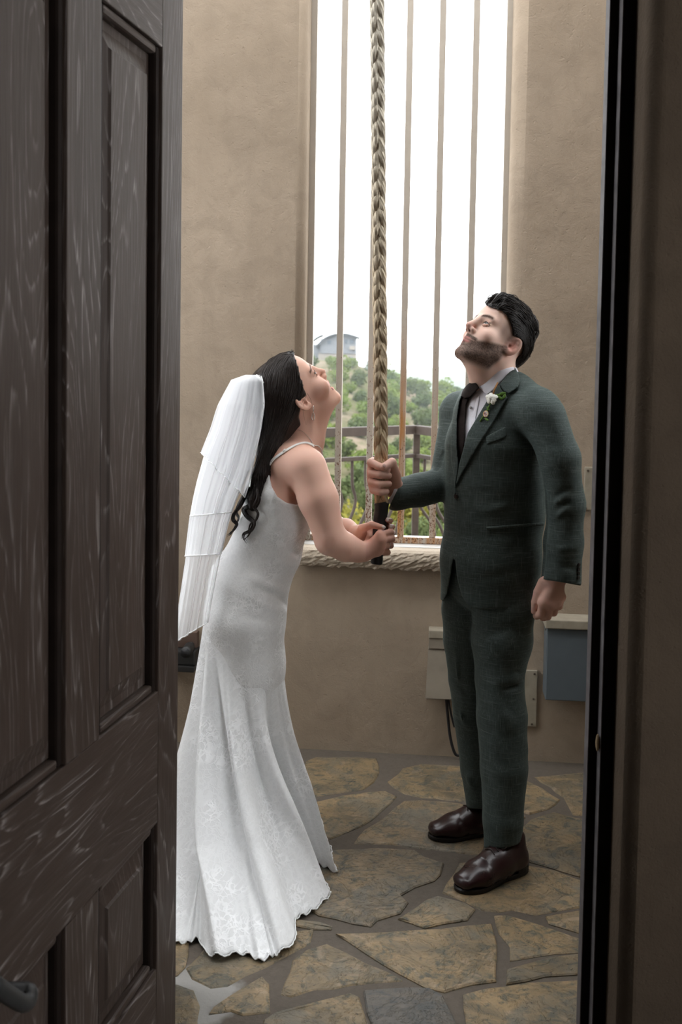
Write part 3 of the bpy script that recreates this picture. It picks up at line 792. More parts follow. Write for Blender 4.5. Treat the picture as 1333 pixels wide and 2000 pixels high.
for Y, n, s0, s1 in ((158, 16, 1.8, 3.0), (149, 15, 1.6, 2.9), (140, 15, 1.6, 2.9), (131, 15, 1.6, 2.9), (122, 12, 1.6, 2.8), (113, 12, 1.6, 2.8), (104, 11, 1.6, 2.8), (95, 11, 1.6, 2.7), (86, 10, 1.6, 2.7), (77, 9, 1.6, 2.6)):
    for i in range(n):
        size = random.uniform(s0, s1); q_ = place(490 + (990 - 490) * (i + .5) / n, Y, size, 25, 24, 4.5)
        if q_ is None: continue
        mi = random.choices((0, 1, 2), (5, 4, 0.6 if Y < 100 else 0.0))[0]
        tree(q_[0], q_[1], size, mi, random.uniform(.75, 1.05), False, *far_label(q_[0], q_[1], mi))
for Y, n, s0, s1, pr in ((63, 6, 2.6, 3.6, (3, 3, 2)), (51, 6, 2.8, 3.6, (3, 2, 2)), (40, 6, 2.6, 3.4, (5, 2, 1)), (30, 5, 2.3, 2.9, (6, 1, 1)), (22, 4, 2.1, 2.6, (6, 1, 0))):
    for i in range(n):
        size = random.uniform(s0, s1); q_ = place(500 + (980 - 500) * (i + .5) / n, Y, size, 30, 30, 4)
        if q_ is None: continue
        mi = random.choices((0, 1, 2), pr)[0]
        tree(q_[0], q_[1], size, mi, random.uniform(.95, 1.3), True, *near_label(q_[0], q_[1], mi))

# hilltop house with a curved metal roof
HY = 165.0
def HP(px, py, dy=0.0): return P(px, py, HY + dy)
house = empty('hilltop_house', HP(655, 704)); tag(house, 'pale house with curved metal roof on top of the hill', 'house')
MAT['house_wall'] = plain('house_grey_wall', (0.105, 0.112, 0.122), 0.8, 0, .08, 1)
MAT['house_cream'] = plain('house_cream_wall', (0.16, 0.145, 0.125), 0.8, 0, .06, 1)
MAT['roof_metal'] = plain('roof_metal', (0.13, 0.145, 0.155), 0.5, 0.2, .06, 1)
MAT['dark_glass'] = plain('dark_glass', (0.03, 0.045, 0.06), 0.2)
def hbox(name, px0, py0, px1, py1, d0, d1, mat, par=house):
    a = HP(px0, py1); b = HP(px1, py0)
    bm = bmesh.new(); bm_box(bm, ((a.x + b.x) / 2, HY + (d0 + d1) / 2, (a.z + b.z) / 2), (b.x - a.x, d1 - d0, b.z - a.z), None, 0); return bmobj(name, bm, mat, par)
hbox('upper_wall', 626, 662, 697, 690, 0, 8, MAT['house_wall'])
hbox('lower_wall', 622, 690.2, 697, 708, 0.2, 8, MAT['house_cream'])
hbox('porch_wall', 608, 672, 625.5, 706, 1.0, 7, MAT['house_wall'])
for (a, b, c_, d) in ((641, 660, 648, 669), (684, 660, 692, 667), (617, 664, 622, 669)): pass
for (a, b, c_, d) in ((640, 665, 647, 672), (674, 663, 679, 671), (683, 663, 692, 671)):
    hbox('window', a, b, c_, d, -0.15, -0.01, MAT['dark_glass'])
hbox('balcony', 683, 676, 694, 683, -0.8, -0.02, MAT['house_cream']); hbox('door', 684, 697, 690, 706, -.02, .15, MAT['house_wall'])
arc_px = [(616, 676), (622, 670), (632, 661), (645, 654), (660, 651), (676, 651), (690, 654), (703.5, 659)]
arcs = cat_rom([np.array((*a, 0.)) for a in arc_px], 4)
V = []; F = []
for k, p in enumerate(arcs):
    top = HP(p[0], p[1]); nz = 0.18
    for (dy, dz) in ((-1.2, 0), (9, 0), (9, -nz), (-1.2, -nz)): V.append(Vector((top.x, HY + dy, top.z + dz)))
for k in range(len(arcs) - 1):
    for q in range(4): F.append((k * 4 + q, k * 4 + (q + 1) % 4, k * 4 + 4 + (q + 1) % 4, k * 4 + 4 + q))
F.append((3, 2, 1, 0)); F.append(tuple(len(V) - 4 + q for q in range(4)))
pyd('roof', V, F, MAT['roof_metal'], house, True)
V2 = [Vector((q.x - 1.6, q.y + 6, q.z + .15)) for q in V[:4 * 14]]; F2 = [f for f in F if max(f) < len(V2)]
pyd('roof', V2, F2, MAT['roof_metal'], house, True)
# gable infill under the arch
g = [HP(p[0], p[1] + 1.5) for p in arcs if 626 < p[0] < 697]
V = [Vector((q.x, HY + .02, q.z)) for q in g] + [Vector((HP(697, 662).x, HY + .02, HP(697, 662).z)), Vector((HP(626, 662).x, HY + .02, HP(626, 662).z))]
V += [q + Vector((0, .3, 0)) for q in V]; n = len(V) // 2
pyd('gable', V, [tuple(range(n)), tuple(range(2 * n - 1, n - 1, -1))] + [(i, i + n, (i + 1) % n + n, (i + 1) % n) for i in range(n)], MAT['house_wall'], house)

# thin haze in the valley air
t = NT('exterior_haze'); t.t.nodes.remove(t.b); vs = t.n('ShaderNodeVolumeScatter'); vs.inputs['Color'].default_value = (0.86, 0.93, 1.0, 1); vs.inputs['Density'].default_value = 0.0007
vs.inputs['Anisotropy'].default_value = 0.2
t.l(vs.outputs[0], t.out.inputs['Volume'])
bm = bmesh.new(); bm_box(bm, (0, 501, 0), (2000, 860, 120), None, 0)
haze = bmobj('exterior_haze', bm, t.m); tag(haze, 'thin bluish haze filling the valley air', 'haze', kind='stuff')
# ================================================================== IMPLICIT MODELLING KIT (smooth bodies and cloth)
def A3(p): return np.array((p[0], p[1], p[2]), dtype=np.float64)
def smin(a, b, k):
    if k <= 0: return np.minimum(a, b)
    h = np.clip(0.5 + 0.5 * (b - a) / k, 0, 1)
    return b * (1 - h) + a * h - k * h * (1 - h)
def smax(a, b, k): return -smin(-a, -b, k)
def f_cone(a, b, r1, r2):
    a = A3(a); b = A3(b); ab = b - a; L2 = max(ab @ ab, 1e-12)
    def f(X):
        q = X - a; t = np.clip((q @ ab) / L2, 0, 1)
        e = q - t[:, None] * ab
        return np.sqrt((e * e).sum(1)) - (r1 + (r2 - r1) * t)
    return f, (a + b) / 2, math.sqrt(L2) / 2 + max(r1, r2)
def f_ell(c, r, R=None):
    c = A3(c); r = np.array(r, dtype=float)
    def f(X):
        q = X - c
        if R is not None: q = q @ R
        k0 = np.sqrt(((q / r) ** 2).sum(1)); k1 = np.sqrt(((q / (r * r)) ** 2).sum(1)) + 1e-9
        return k0 * (k0 - 1) / k1
    return f, c, float(max(r))
def f_eseg(a, b, ra, rb, vax=(0, 1, 0)):
    """segment with elliptic sections: r = (half width across, half depth along vax)"""
    a = A3(a); b = A3(b); ab = b - a; L = np.sqrt(ab @ ab); w = ab / L
    vv = A3(vax); vv = vv - w * (vv @ w); vv /= np.linalg.norm(vv); uu = np.cross(vv, w)
    def f(X):
        q = X - a; t = (q @ w) / L; tc = np.clip(t, 0, 1)
        ru = ra[0] + (rb[0] - ra[0]) * tc; rv = ra[1] + (rb[1] - ra[1]) * tc
        e = (t - tc) * L
        mr = np.minimum(ru, rv)
        k0 = np.sqrt(((q @ uu) / ru) ** 2 + ((q @ vv) / rv) ** 2 + (e / mr) ** 2)
        k1 = np.sqrt(((q @ uu) / ru ** 2) ** 2 + ((q @ vv) / rv ** 2) ** 2 + (e / mr ** 2) ** 2) + 1e-9
        return np.where(k0 < 0.05, -mr, k0 * (k0 - 1) / k1)
    return f, (a + b) / 2, L / 2 + max(*ra, *rb)
def f_prism(poly, y0=-9, y1=9):
    """photo-outline cutter: polygon in frame pixels, swept over the depth range Y0+y0 .. Y0+y1"""
    pl = np.array(poly, dtype=float); bx0, by0 = pl.min(0) - 25; bx1, by1 = pl.max(0) + 25
    def f(X):
        px, py = to_px(X)
        if len(X) > 1 and len(X) < 2500 and (px.min() > bx1 or px.max() < bx0 or py.min() > by1 or py.max() < by0 or X[:, 1].min() > Y0 + y1 + .03 or X[:, 1].max() < Y0 + y0 - .03): return np.full(len(X), .03)
        d2 = np.full(len(X), 1e18); inside = np.zeros(len(X), bool)
        n = len(pl)
        for i in range(n):
            ax, ay = pl[i]; bx, by = pl[(i + 1) % n]
            ex, ey = bx - ax, by - ay; wx, wy = px - ax, py - ay
            t = np.clip((wx * ex + wy * ey) / (ex * ex + ey * ey + 1e-12), 0, 1)
            dx, dy = wx - ex * t, wy - ey * t
            d2 = np.minimum(d2, dx * dx + dy * dy)
            cnd = (ay > py) != (by > py)
            with np.errstate(divide='ignore', invalid='ignore'):
                xc = ax + (py - ay) / (by - ay) * ex if by != ay else np.full(len(X), ax)
            inside ^= cnd & (px < xc)
        d = np.sqrt(d2) * np.where(inside, -1, 1) * (X[:, 1] / FPX)
        return np.maximum(d, np.maximum((Y0 + y0) - X[:, 1], X[:, 1] - (Y0 + y1)))
    return f, None, None
class Field:
    def __init__(s): s.p = []
    def add(s, prim, k=0.01, op='u'):
        s.p.append((op, k, *prim)); return s
    def cone(s, a, b, r1, r2=None, k=0.01, op='u'): return s.add(f_cone(a, b, r1, r1 if r2 is None else r2), k, op)
    def ball(s, c, r, k=0.01, op='u'): return s.add(f_cone(c, A3(c) + 1e-5, r, r), k, op)
    def ell(s, c, r, R=None, k=0.01, op='u'): return s.add(f_ell(c, r, R), k, op)
    def chain(s, pts, rad, k=0.01):
        for i in range(len(pts) - 1): s.cone(pts[i], pts[i + 1], rad[i], rad[i + 1], k)
        return s
    def echain(s, nodes, k=0.02, vax=(0, 1, 0)):
        for (p, ra), (q, rb) in zip(nodes[:-1], nodes[1:]): s.add(f_eseg(p, q, ra, rb, vax), k)
        return s
    def prism(s, poly, y0=-9, y1=9, k=0.003, op='s'): return s.add(f_prism(poly, y0, y1), k, op)
    def fold(s, pts, amp, wid):
        """ridge (amp>0) or crease (amp<0) of given width along a polyline"""
        Q = [A3(p) for p in pts]
        def f(X):
            d2 = np.full(len(X), 1e9)
            tt = np.zeros(len(X)); n = len(Q) - 1
            for i in range(n):
                ab = Q[i + 1] - Q[i]; q = X - Q[i]; t = np.clip((q @ ab) / (ab @ ab), 0, 1)
                e = q - t[:, None] * ab; dd = (e * e).sum(1); m = dd < d2
                d2 = np.where(m, dd, d2); tt = np.where(m, (i + t) / n, tt)
            return -amp * np.exp(-d2 / (wid * wid)) * np.sin(np.pi * np.clip(tt * .92 + .04, 0, 1)) ** .6
        c = sum(Q) / len(Q); return s.add((f, c, max(np.linalg.norm(q - c) for q in Q) + 3 * wid), 0, 'd')
    def noise_fold(s, fn): return s.add((fn, None, None), 0, 'd')
    def ev(s, X, which=None):
        d = np.full(len(X), 10.0)
        for i, (op, k, f, c, R) in enumerate(s.p):
            if which is not None and not which[i]: continue
            if op == 'd': d = d + f(X); continue
            e = f(X)
            if op == 'u': d = smin(d, e, k)
            elif op == 's': d = smax(d, -e, k)
            else: d = smax(d, e, k)
        return d
    def per(s, X):
        out = []
        for (op, k, f, c, R) in s.p:
            if c is None: out.append(np.zeros(len(X)))
            elif np.ndim(c) == 2: out.append(np.min([np.linalg.norm(X - q, axis=1) for q in c], 0) - R)
            else: out.append(np.linalg.norm(X - c, axis=1) - R)
        return out
def polygonize(fn, lo, hi, h, field=None, B=10):
    """surface nets over the box lo..hi; fn(X)->d or a Field"""
    lo = A3(lo); hi = A3(hi)
    nb = np.maximum(1, np.ceil((hi - lo) / (h * B)).astype(int)); dims = nb * B
    D = np.empty(dims, np.float32)
    bc = np.stack(np.meshgrid(*[np.arange(n) for n in nb], indexing='ij'), -1).reshape(-1, 3)
    cen = lo + (bc * B + B / 2) * h; half = B * h * 0.5 * math.sqrt(3)
    if field is not None: dc = field.ev(cen); per = field.per(cen)
    else: dc = fn(cen)
    g = np.stack(np.meshgrid(*[np.arange(B)] * 3, indexing='ij'), -1).reshape(-1, 3) * h
    for q in range(len(bc)):
        i, j, k = bc[q] * B
        if abs(dc[q]) > half * 1.5 + 0.012: D[i:i + B, j:j + B, k:k + B] = dc[q]; continue
        X = lo + bc[q] * B * h + g
        if field is not None:
            wh = [p[q] < half * 2.0 + kk + 0.02 for p, (_, kk, *_r) in zip(per, field.p)]
            d = field.ev(X, wh)
        else: d = fn(X)
        D[i:i + B, j:j + B, k:k + B] = d.reshape(B, B, B)
    S = D < 0
    s = np.zeros(tuple(dims - 1), np.uint8); C = []
    for di in (0, 1):
        for dj in (0, 1):
            for dk in (0, 1):
                s += S[di:dims[0] - 1 + di, dj:dims[1] - 1 + dj, dk:dims[2] - 1 + dk]; C.append((di, dj, dk))
    idx = np.argwhere((s > 0) & (s < 8))
    if len(idx) == 0: return np.zeros((0, 3)), np.zeros((0, 4), int)
    vals = np.stack([D[idx[:, 0] + c[0], idx[:, 1] + c[1], idx[:, 2] + c[2]] for c in C], 1)
    acc = np.zeros((len(idx), 3)); cnt = np.zeros(len(idx))
    Ca = np.array(C, float)
    for a in range(8):
        for b in range(a + 1, 8):
            if abs(Ca[a] - Ca[b]).sum() != 1: continue
            va, vb = vals[:, a], vals[:, b]; m = (va < 0) != (vb < 0)
            t = np.where(m, va / np.where(m, va - vb, 1), 0)
            acc += np.where(m[:, None], Ca[a] + t[:, None] * (Ca[b] - Ca[a]), 0); cnt += m
    V = lo + (idx + acc / cnt[:, None]) * h
    vid = np.full(tuple(dims - 1), -1, np.int32); vid[idx[:, 0], idx[:, 1], idx[:, 2]] = np.arange(len(idx))
    Q = []
    for ax in range(3):
        o1, o2 = [(1, 2), (2, 0), (0, 1)][ax]
        sl = [slice(None)] * 3; sl2 = [slice(None)] * 3; sl[ax] = slice(0, -1); sl2[ax] = slice(1, None)
        a = S[tuple(sl)]; b = S[tuple(sl2)]
        e = np.argwhere(a != b)
        e = e[(e[:, o1] > 0) & (e[:, o2] > 0) & (e[:, o1] < dims[o1] - 1) & (e[:, o2] < dims[o2] - 1)]
        if len(e) == 0: continue
        flip = a[e[:, 0], e[:, 1], e[:, 2]]
        def at(d1, d2):
            q = e.copy(); q[:, o1] -= d1; q[:, o2] -= d2; return vid[q[:, 0], q[:, 1], q[:, 2]]
        quad = np.stack([at(1, 1), at(0, 1), at(0, 0), at(1, 0)], 1)
        quad[~flip] = quad[~flip][:, ::-1]
        Q.append(quad)
    Q = np.concatenate(Q); Q = Q[(Q >= 0).all(1)]
    return V, Q
def npmesh(name, V, Q, mat, parent=None, colors=None, smooth=True):
    me = bpy.data.meshes.new(name); n = len(Q); k = Q.shape[1]
    me.vertices.add(len(V)); me.vertices.foreach_set('co', np.asarray(V, np.float32).ravel())
    me.loops.add(n * k); me.loops.foreach_set('vertex_index', Q.astype(np.int32).ravel())
    me.polygons.add(n); me.polygons.foreach_set('loop_start', np.arange(0, n * k, k, dtype=np.int32))
    try: me.polygons.foreach_set('loop_total', np.full(n, k, np.int32))
    except Exception: pass
    me.update(calc_edges=True); me.validate()
    if colors is not None:
        at = me.color_attributes.new('tint', 'FLOAT_COLOR', 'POINT')
        at.data.foreach_set('color', np.concatenate([colors, np.ones((len(V), 1))], 1).astype(np.float32).ravel())
    o = link(name, me, mat, parent, smooth); return o
def relax(V, Q, it=1, lam=0.5):
    n = len(V); V = np.array(V)
    for _ in range(it):
        acc = np.zeros_like(V); c = np.zeros(n)
        for a, b in ((0, 1), (1, 2), (2, 3), (3, 0)):
            for p, q in ((a, b), (b, a)):
                for ax in range(3): acc[:, ax] += np.bincount(Q[:, p], V[Q[:, q], ax], n)
                c += np.bincount(Q[:, p], minlength=n)
        m = c > 0
        V[m] += lam * (acc[m] / c[m, None] - V[m])
    return V
def body(name, field, lo, hi, h, mat, parent, color_fn=None, it=1):
    V, Q = polygonize(None, lo, hi, h, field); V = relax(V, Q, it)
    return npmesh(name, V, Q, mat, parent, color_fn(V) if color_fn else None)
def panel_on(name, base, poly, mat, parent, y0, y1, lift=0.005, depth=0.004, h=0.0022, pad=8, extra=None, it=1, edge=0.0015):
    """a cloth panel lying on the surface of `base`, outlined in frame pixels"""
    pr = f_prism(poly, y0, y1)[0]
    pl = np.array(poly, float)
    cs = [v(pl[:, 0].min() - pad, pl[:, 1].min() - pad, y0), v(pl[:, 0].max() + pad, pl[:, 1].max() + pad, y0), v(pl[:, 0].min() - pad, pl[:, 1].min() - pad, y1), v(pl[:, 0].max() + pad, pl[:, 1].max() + pad, y1)]
    lo = np.min([A3(c) for c in cs], 0); hi = np.max([A3(c) for c in cs], 0)
    def fn(X):
        d = base(X)
        lf = lift if extra is None else lift + extra(X)
        e = smax(smax(d - lf, -(d + depth), 0.001), pr(X), edge)
        return e
    V, Q = polygonize(fn, lo, hi, h)
    if len(V) == 0: print('EMPTY PANEL', name); return None
    V = relax(V, Q, it)
    return npmesh(name, V, Q, mat, parent)

# ------------------------------------------------------------------ head model: local x right, y forward, z up, metres
def Rm(yaw, pitch, roll):
    cz, sz = math.cos(yaw), math.sin(yaw); cx, sx = math.cos(pitch), math.sin(pitch); cy, sy = math.cos(roll), math.sin(roll)
    return np.array([[cz, -sz, 0], [sz, cz, 0], [0, 0, 1]]) @ np.array([[1, 0, 0], [0, cx, -sx], [0, sx, cx]]) @ np.array([[cy, 0, sy], [0, 1, 0], [-sy, 0, cy]])
def rot_small(ax, ay, az):
    return Rm(az, ax, ay)
EAR_R = rot_small(math.radians(14), 0, math.radians(30))
def head_field(female):
    F = Field(); g = female
    F.ell((0, -.012, .042), (.075, .098, .088))
    F.ell((0, .022, -.012), (.062 if not g else .058, .070, .086), k=.03)
    F.ell((0, .048, .062), (.056, .044, .050), k=.03)
    jr = .020 if not g else .016
    F.cone((.050 if not g else .044, .004, -.052), (.016, .078, -.099), jr, jr - .003, k=.03)
    F.ell((0, .084, -.099), (.021 if not g else .016, .014, .014), k=.018)
    F.ell((0, .03, -.078), (.040, .050, .024), k=.03)
    F.ell((.041, .062, -.024), (.022, .022, .022) if not g else (.024, .025, .024), k=.03)
    ez = .011 if not g else .0165
    F.cone((.008, .087, .028 + ez - .011), (.042, .075, .031 + ez - .011), .010 if not g else .007, .009, k=.016)
    F.ell((.033, .101, ez), (.019, .015, .012), k=.014, op='s')
    F.ball((.032, .077, ez), .0151, k=.006)
    F.ell((.032, .095, ez - .0002), (.0128, .014, .0082) if not g else (.0115, .014, .0070), k=.002, op='s')
    F.ball((.032, .077, ez), .0141, k=.001, op='s')
    F.ell((0, .086, .010), (.0115, .015, .026), k=.010)
    # nose
    nz = 1.0 if not g else 0.86
    F.cone((0, .0905, .026), (0, .088 + .029 * nz, -.017 if not g else -.014), .0085, .0100 * nz, k=.014)
    F.ell((.0110 * nz, .103, -.024), (.0085 * nz, .0105 * nz, .0082), k=.006)
    F.cone((0, .112 if not g else .108, -.025), (0, .096, -.034), .0058, .0050, k=.006)
    F.ell((.0062, .1075, -.0305), (.0034, .0062, .0042), k=.002, op='s')
    # muzzle, lips
    F.ell((0, .080, -.056), (.024 if not g else .028, .021, .029), k=.02)
    if not g:
        F.cone((0, .1035, -.0530), (.022, .0880, -.0575), .0050, .0022, k=.004)
        F.cone((0, .1015, -.0640), (.019, .0875, -.0608), .0060, .0025, k=.004)
        F.cone((0, .1105, -.0580), (.025, .0905, -.0592), .0017, .0010, k=.003, op='s')
    else:   # open, smiling mouth
        F.cone((0, .1010, -.0490), (.027, .0840, -.0480), .0046, .0022, k=.004)
        F.cone((0, .0965, -.0720), (.026, .0840, -.0540), .0056, .0024, k=.004)
        F.ell((0, .100, -.0600), (.0310, .026, .0098), k=.003, op='s')
        F.ell((.046, .058, -.028), (.020, .026, .020), k=.02)
    F.add((lambda X: .0022 * np.exp(-((X[:, 2] + .078) ** 2 + (X[:, 0] * .5) ** 2) / .007 ** 2) * (X[:, 1] > .05), None, None), 0, 'd')
    # ear
    E = EAR_R; c0 = np.array([.0800, -.014, -.001]); q = 1.12 if not g else .92
    T_ = lambda a, b, c: c0 + E @ (np.array([a, b, c]) * q)
    F.ell(c0, (.0080 * q, .0205 * q, .0315 * q), E, k=.006)
    F.ell(T_(.0075, .002, .003), (.0066 * q, .0140 * q, .0220 * q), E, k=.003, op='s')
    F.cone(T_(.003, -.001, .015), T_(.003, -.007, -.010), .0034, .0030, k=.003)
    F.ball(T_(.000, .016, -.004), .0052, k=.004)
    F.ell(T_(-.001, .008, -.026), (.0065, .009, .009), k=.006)
    F.ell(T_(.003, .007, -.008), (.0070, .0065, .0075), k=.003, op='s')
    return F
class Head:
    def __init__(s, female, yaw, pitch, roll, scale, pos):
        s.F = head_field(female); s.R = Rm(math.radians(yaw), math.radians(pitch), math.radians(roll)); s.s = scale; s.c = A3(pos); s.female = female; s.ez = .0165 if female else .011
    def loc(s, X): return ((np.asarray(X) - s.c) @ s.R) / s.s
    def w(s, *p): return s.c + s.R @ (np.array(p, float) * s.s)
    def into(s, field):
        """add every head shape to a world field (mirrored), with its own bounds"""
        def wrap(f):
            def g(X):
                L = s.loc(X); L[:, 0] = np.abs(L[:, 0]); return f(L) * s.s
            return g
        for (op, k, f, c, R) in s.F.p:
            if c is None: cc, RR = s.c, .13 * s.s
            else:
                cc = np.array([s.w(c[0], c[1], c[2]), s.w(-c[0], c[1], c[2])]); RR = R * s.s
            field.p.append((op, k * s.s, wrap(f), cc, RR))
    def prim(s):
        def f(X):
            L = s.loc(X); L[:, 0] = np.abs(L[:, 0]); return s.F.ev(L) * s.s
        return f, s.c, 0.15 * s.s
def skin_mat(name, base, rough=0.42):
    t = NT(name); at = t.n('ShaderNodeAttribute', attribute_name='tint'); co = t.coord()
    f = t.noise(co, 90, 4, .6); m = t.noise(co, 14, 3)
    c = t.mix(t.math('MULTIPLY', t.ramp(m, [(.4, 0.0), (.7, 1.0)]), .07), at.outputs['Color'], tuple(x * k for x, k in zip(base, (.95, .78, .74))))
    t.col(c); t.rough(rough + .12); t.set(Subsurface_Weight=0.12, Subsurface_Scale=0.006)
    sp = t.n('ShaderNodeSeparateColor'); t.l(at.outputs['Color'], sp.inputs[0]); t.l(t.ramp(sp.outputs[1], [(.08, 0.0), (.30, .20)]), t.b.inputs['Specular IOR Level'])
    t.b.inputs['Subsurface Radius'].default_value = (1.0, 0.35, 0.2)
    t.nrm(t.bump(f, 0.08, 0.001)); return t.m
def paint(C, m, col):
    m = np.clip(m, 0, 1)[:, None]; C[:] = C * (1 - m) + np.array(col) * m
def gs(d, w): return np.exp(-(d / w) ** 2)
def lobe(L, c, r): return np.exp(-(((L - np.array(c)) / np.array(r)) ** 2).sum(1))
def eyes(head, parent, gaze, iris, lidcol):
    t = NT('eyeball_' + parent.name); g = t.coord('Object')
    gx = t.n('ShaderNodeVectorMath', operation='DOT_PRODUCT'); t.l(g, gx.inputs[0]); gv = np.array(gaze, float); gv /= np.linalg.norm(gv); gx.inputs[1].default_value = tuple(gv)
    a = t.math('DIVIDE', gx.outputs['Value'], .0138 * head.s)
    t.col(t.ramp(a, [(0.0, (.70, .60, .57)), (.86, (.74, .70, .68)), (.885, tuple(x * .4 for x in iris)), (.93, iris), (.968, (.008, .008, .008)), (1.0, (.005, .005, .005))])); t.rough(.06); t.set(Specular_IOR_Level=0.6)
    lm = skin_mat('eyelid_' + parent.name, lidcol, .4); lash = plain('lash_' + parent.name, (.012, .009, .008), .6)
    fem = head.female; up0, lo0 = (23, 15) if not fem else (25, 16)
    for sx in (-1, 1):
        bm = bmesh.new(); bmesh.ops.create_uvsphere(bm, u_segments=28, v_segments=20, radius=.0138 * head.s)
        o = bmobj('eye', bm, t.m, parent, True); o.matrix_parent_inverse = world_of(parent).inverted()
        M4 = Matrix([[*head.R[i], head.w(sx * .032, .077, head.ez)[i]] for i in range(3)] + [[0, 0, 0, 1]]); o.matrix_basis = M4
        # lids: two spherical shells with an almond gap; azimuth runs from the nose side to the temple
        for nm, sg in (('upper_lid', 1), ('lower_lid', -1)):
            NA, NE = 28, 8; V = []; edge = []
            for a_ in range(NA + 1):
                az = math.radians(-72 + 144 * a_ / NA); k = max(0.0, math.cos(max(-1, min(1, az / math.radians(62))) * math.pi / 2))
                e0 = (up0 * k ** .75 + 3 * (a_ / NA)) if sg > 0 else -(lo0 * k ** .9 - 3 * (a_ / NA))
                for e_ in range(NE + 1):
                    el = e0 + sg * e_ * (50 - abs(e0) * .6) / NE; el = math.radians(el)
                    r = (.0147 + (.0007 if fem else .0011) * min(1, e_ / 2) - .0060 * max(0, e_ / NE - .70) - .0035 * max(0, (abs(az) - math.radians(56)) / math.radians(16))) * head.s
                    p = np.array([sx * math.sin(az) * math.cos(el), math.cos(az) * math.cos(el), math.sin(el)]) * r
                    w = A3(head.w(sx * .032, .077, head.ez)) + head.R @ p; V.append(Vector(w))
                    if e_ == 0: edge.append(Vector(w + head.R @ (p / np.linalg.norm(p)) * .0004))
            n = NE + 1; F = [(x * n + y, x * n + y + 1, (x + 1) * n + y + 1, (x + 1) * n + y) for x in range(NA) for y in range(NE)]
            me = bpy.data.meshes.new(nm); me.from_pydata([tuple(q) for q in V], [], F); me.update()
            at = me.color_attributes.new('tint', 'FLOAT_COLOR', 'POINT'); at.data.foreach_set('color', np.tile(np.array([*lidcol, 1.0], np.float32), len(V)))
            lo_ = link(nm, me, lm, parent, True); md_ = lo_.modifiers.new('thick', 'SOLIDIFY'); md_.thickness = .0008; md_.offset = 0
            tube('lash_line', edge, (.0016 if fem else .0006) if sg > 0 else .0005, lash if sg > 0 else lm, lo_, 5) if sg > 0 else None
def strand_tubes(paths, r0, n=5, tip=.25):
    parts = []
    for p in paths:
        N = len(p); parts.append(tube_data(p, [r0 * (1 if i < N * .55 else max(tip, 1 - (i / N - .55) / .45 * (1 - tip))) for i in range(N)], n))
    return merge(parts)
def hand(F, wrist, mcps, fingers, thumb, rp=.0125, rf=(.0098, .0090, .0082, .0072), rt=(.0130, .0118, .0108, .0085), kw=.012, web=.016):
    for m in mcps: F.cone(wrist, m, .017, rp, k=web)
    for m, n_ in zip(mcps[:-1], mcps[1:]): F.cone(m, n_, rp, rp, k=.008)
    for m, fg in zip(mcps, fingers):
        P_ = [m] + list(fg)
        for i in range(len(P_) - 1): F.cone(P_[i], P_[i + 1], rf[i], rf[i + 1], k=.0035)
    for i in range(len(thumb) - 1): F.cone(thumb[i], thumb[i + 1], rt[i], rt[i + 1], k=.012 if i == 0 else .0025)
def bbox(pts, pad):
    a = np.array([A3(p) for p in pts]); return a.min(0) - pad, a.max(0) + pad
def bvh_of(o):
    me = o.data; M = world_of(o)
    return BVHTree.FromPolygons([M @ q.co for q in me.vertices], [tuple(p.vertices) for p in me.polygons])
CAMP = Vector((0, 0, CAMZ))
def surf(bvh, px, py, lift=0.0, fall=0.0):
    d = ray(px, py).normalized(); h = bvh.ray_cast(CAMP, d)
    if h[0] is None: return v(px, py, fall), -d
    n = h[1] if h[1].dot(d) < 0 else -h[1]
    return h[0] + n * lift, n
def ribbon(name, pxs, bvh, width, mat, parent, lift=.0025, thick=.0012, fall=-.1):
    P_ = [surf(bvh, a, b, lift, fall) for a, b in pxs]
    pp = [Vector(q) for q in cat_rom([np.array(p[0]) for p in P_], 5)]; nn = [Vector(q).normalized() for q in cat_rom([np.array(p[1]) for p in P_], 5)]
    V = []; F = []
    for i in range(len(pp)):
        tt = (pp[min(i + 1, len(pp) - 1)] - pp[max(i - 1, 0)]).normalized(); s_ = tt.cross(nn[i]).normalized() * width / 2
        V += [pp[i] - s_ - nn[i] * thick, pp[i] + s_ - nn[i] * thick, pp[i] + s_ + nn[i] * thick, pp[i] - s_ + nn[i] * thick]
    for i in range(len(pp) - 1):
        for k in range(4): F.append((i * 4 + k, i * 4 + (k + 1) % 4, i * 4 + 4 + (k + 1) % 4, i * 4 + 4 + k))
    F += [(3, 2, 1, 0), tuple(len(V) - 4 + k for k in range(4))]
    return pyd(name, V, F, mat, parent)
def hairmat(name, c1, c2, rough=.32):
    t = NT(name); st = t.noise(t.coord(scale=(1, 1, .18)), 260, 3, .6); lk = t.noise(t.coord(), 22, 3)
    t.col(t.mix(st, c1, c2)); t.rough(t.ramp(lk, [(.3, rough), (.7, rough + .16)])); t.set(Specular_IOR_Level=.22)
    t.nrm(t.bump(st, .5, .002)); return t.m
t = NT('silver'); t.col((.75, .74, .72)); t.set(Metallic=1.0); t.rough(t.ramp(t.noise(t.coord(), 80), [(0, .15), (1, .3)])); MAT['silver'] = t.m

def head_cap(head, off):
    fs = [q[2] for q in head.F.p[:3]]
    def f(X):
        L = head.loc(X); d = smin(smin(fs[0](L), fs[1](L), .03), fs[2](L), .03)
        return (d - off) * head.s
    return f

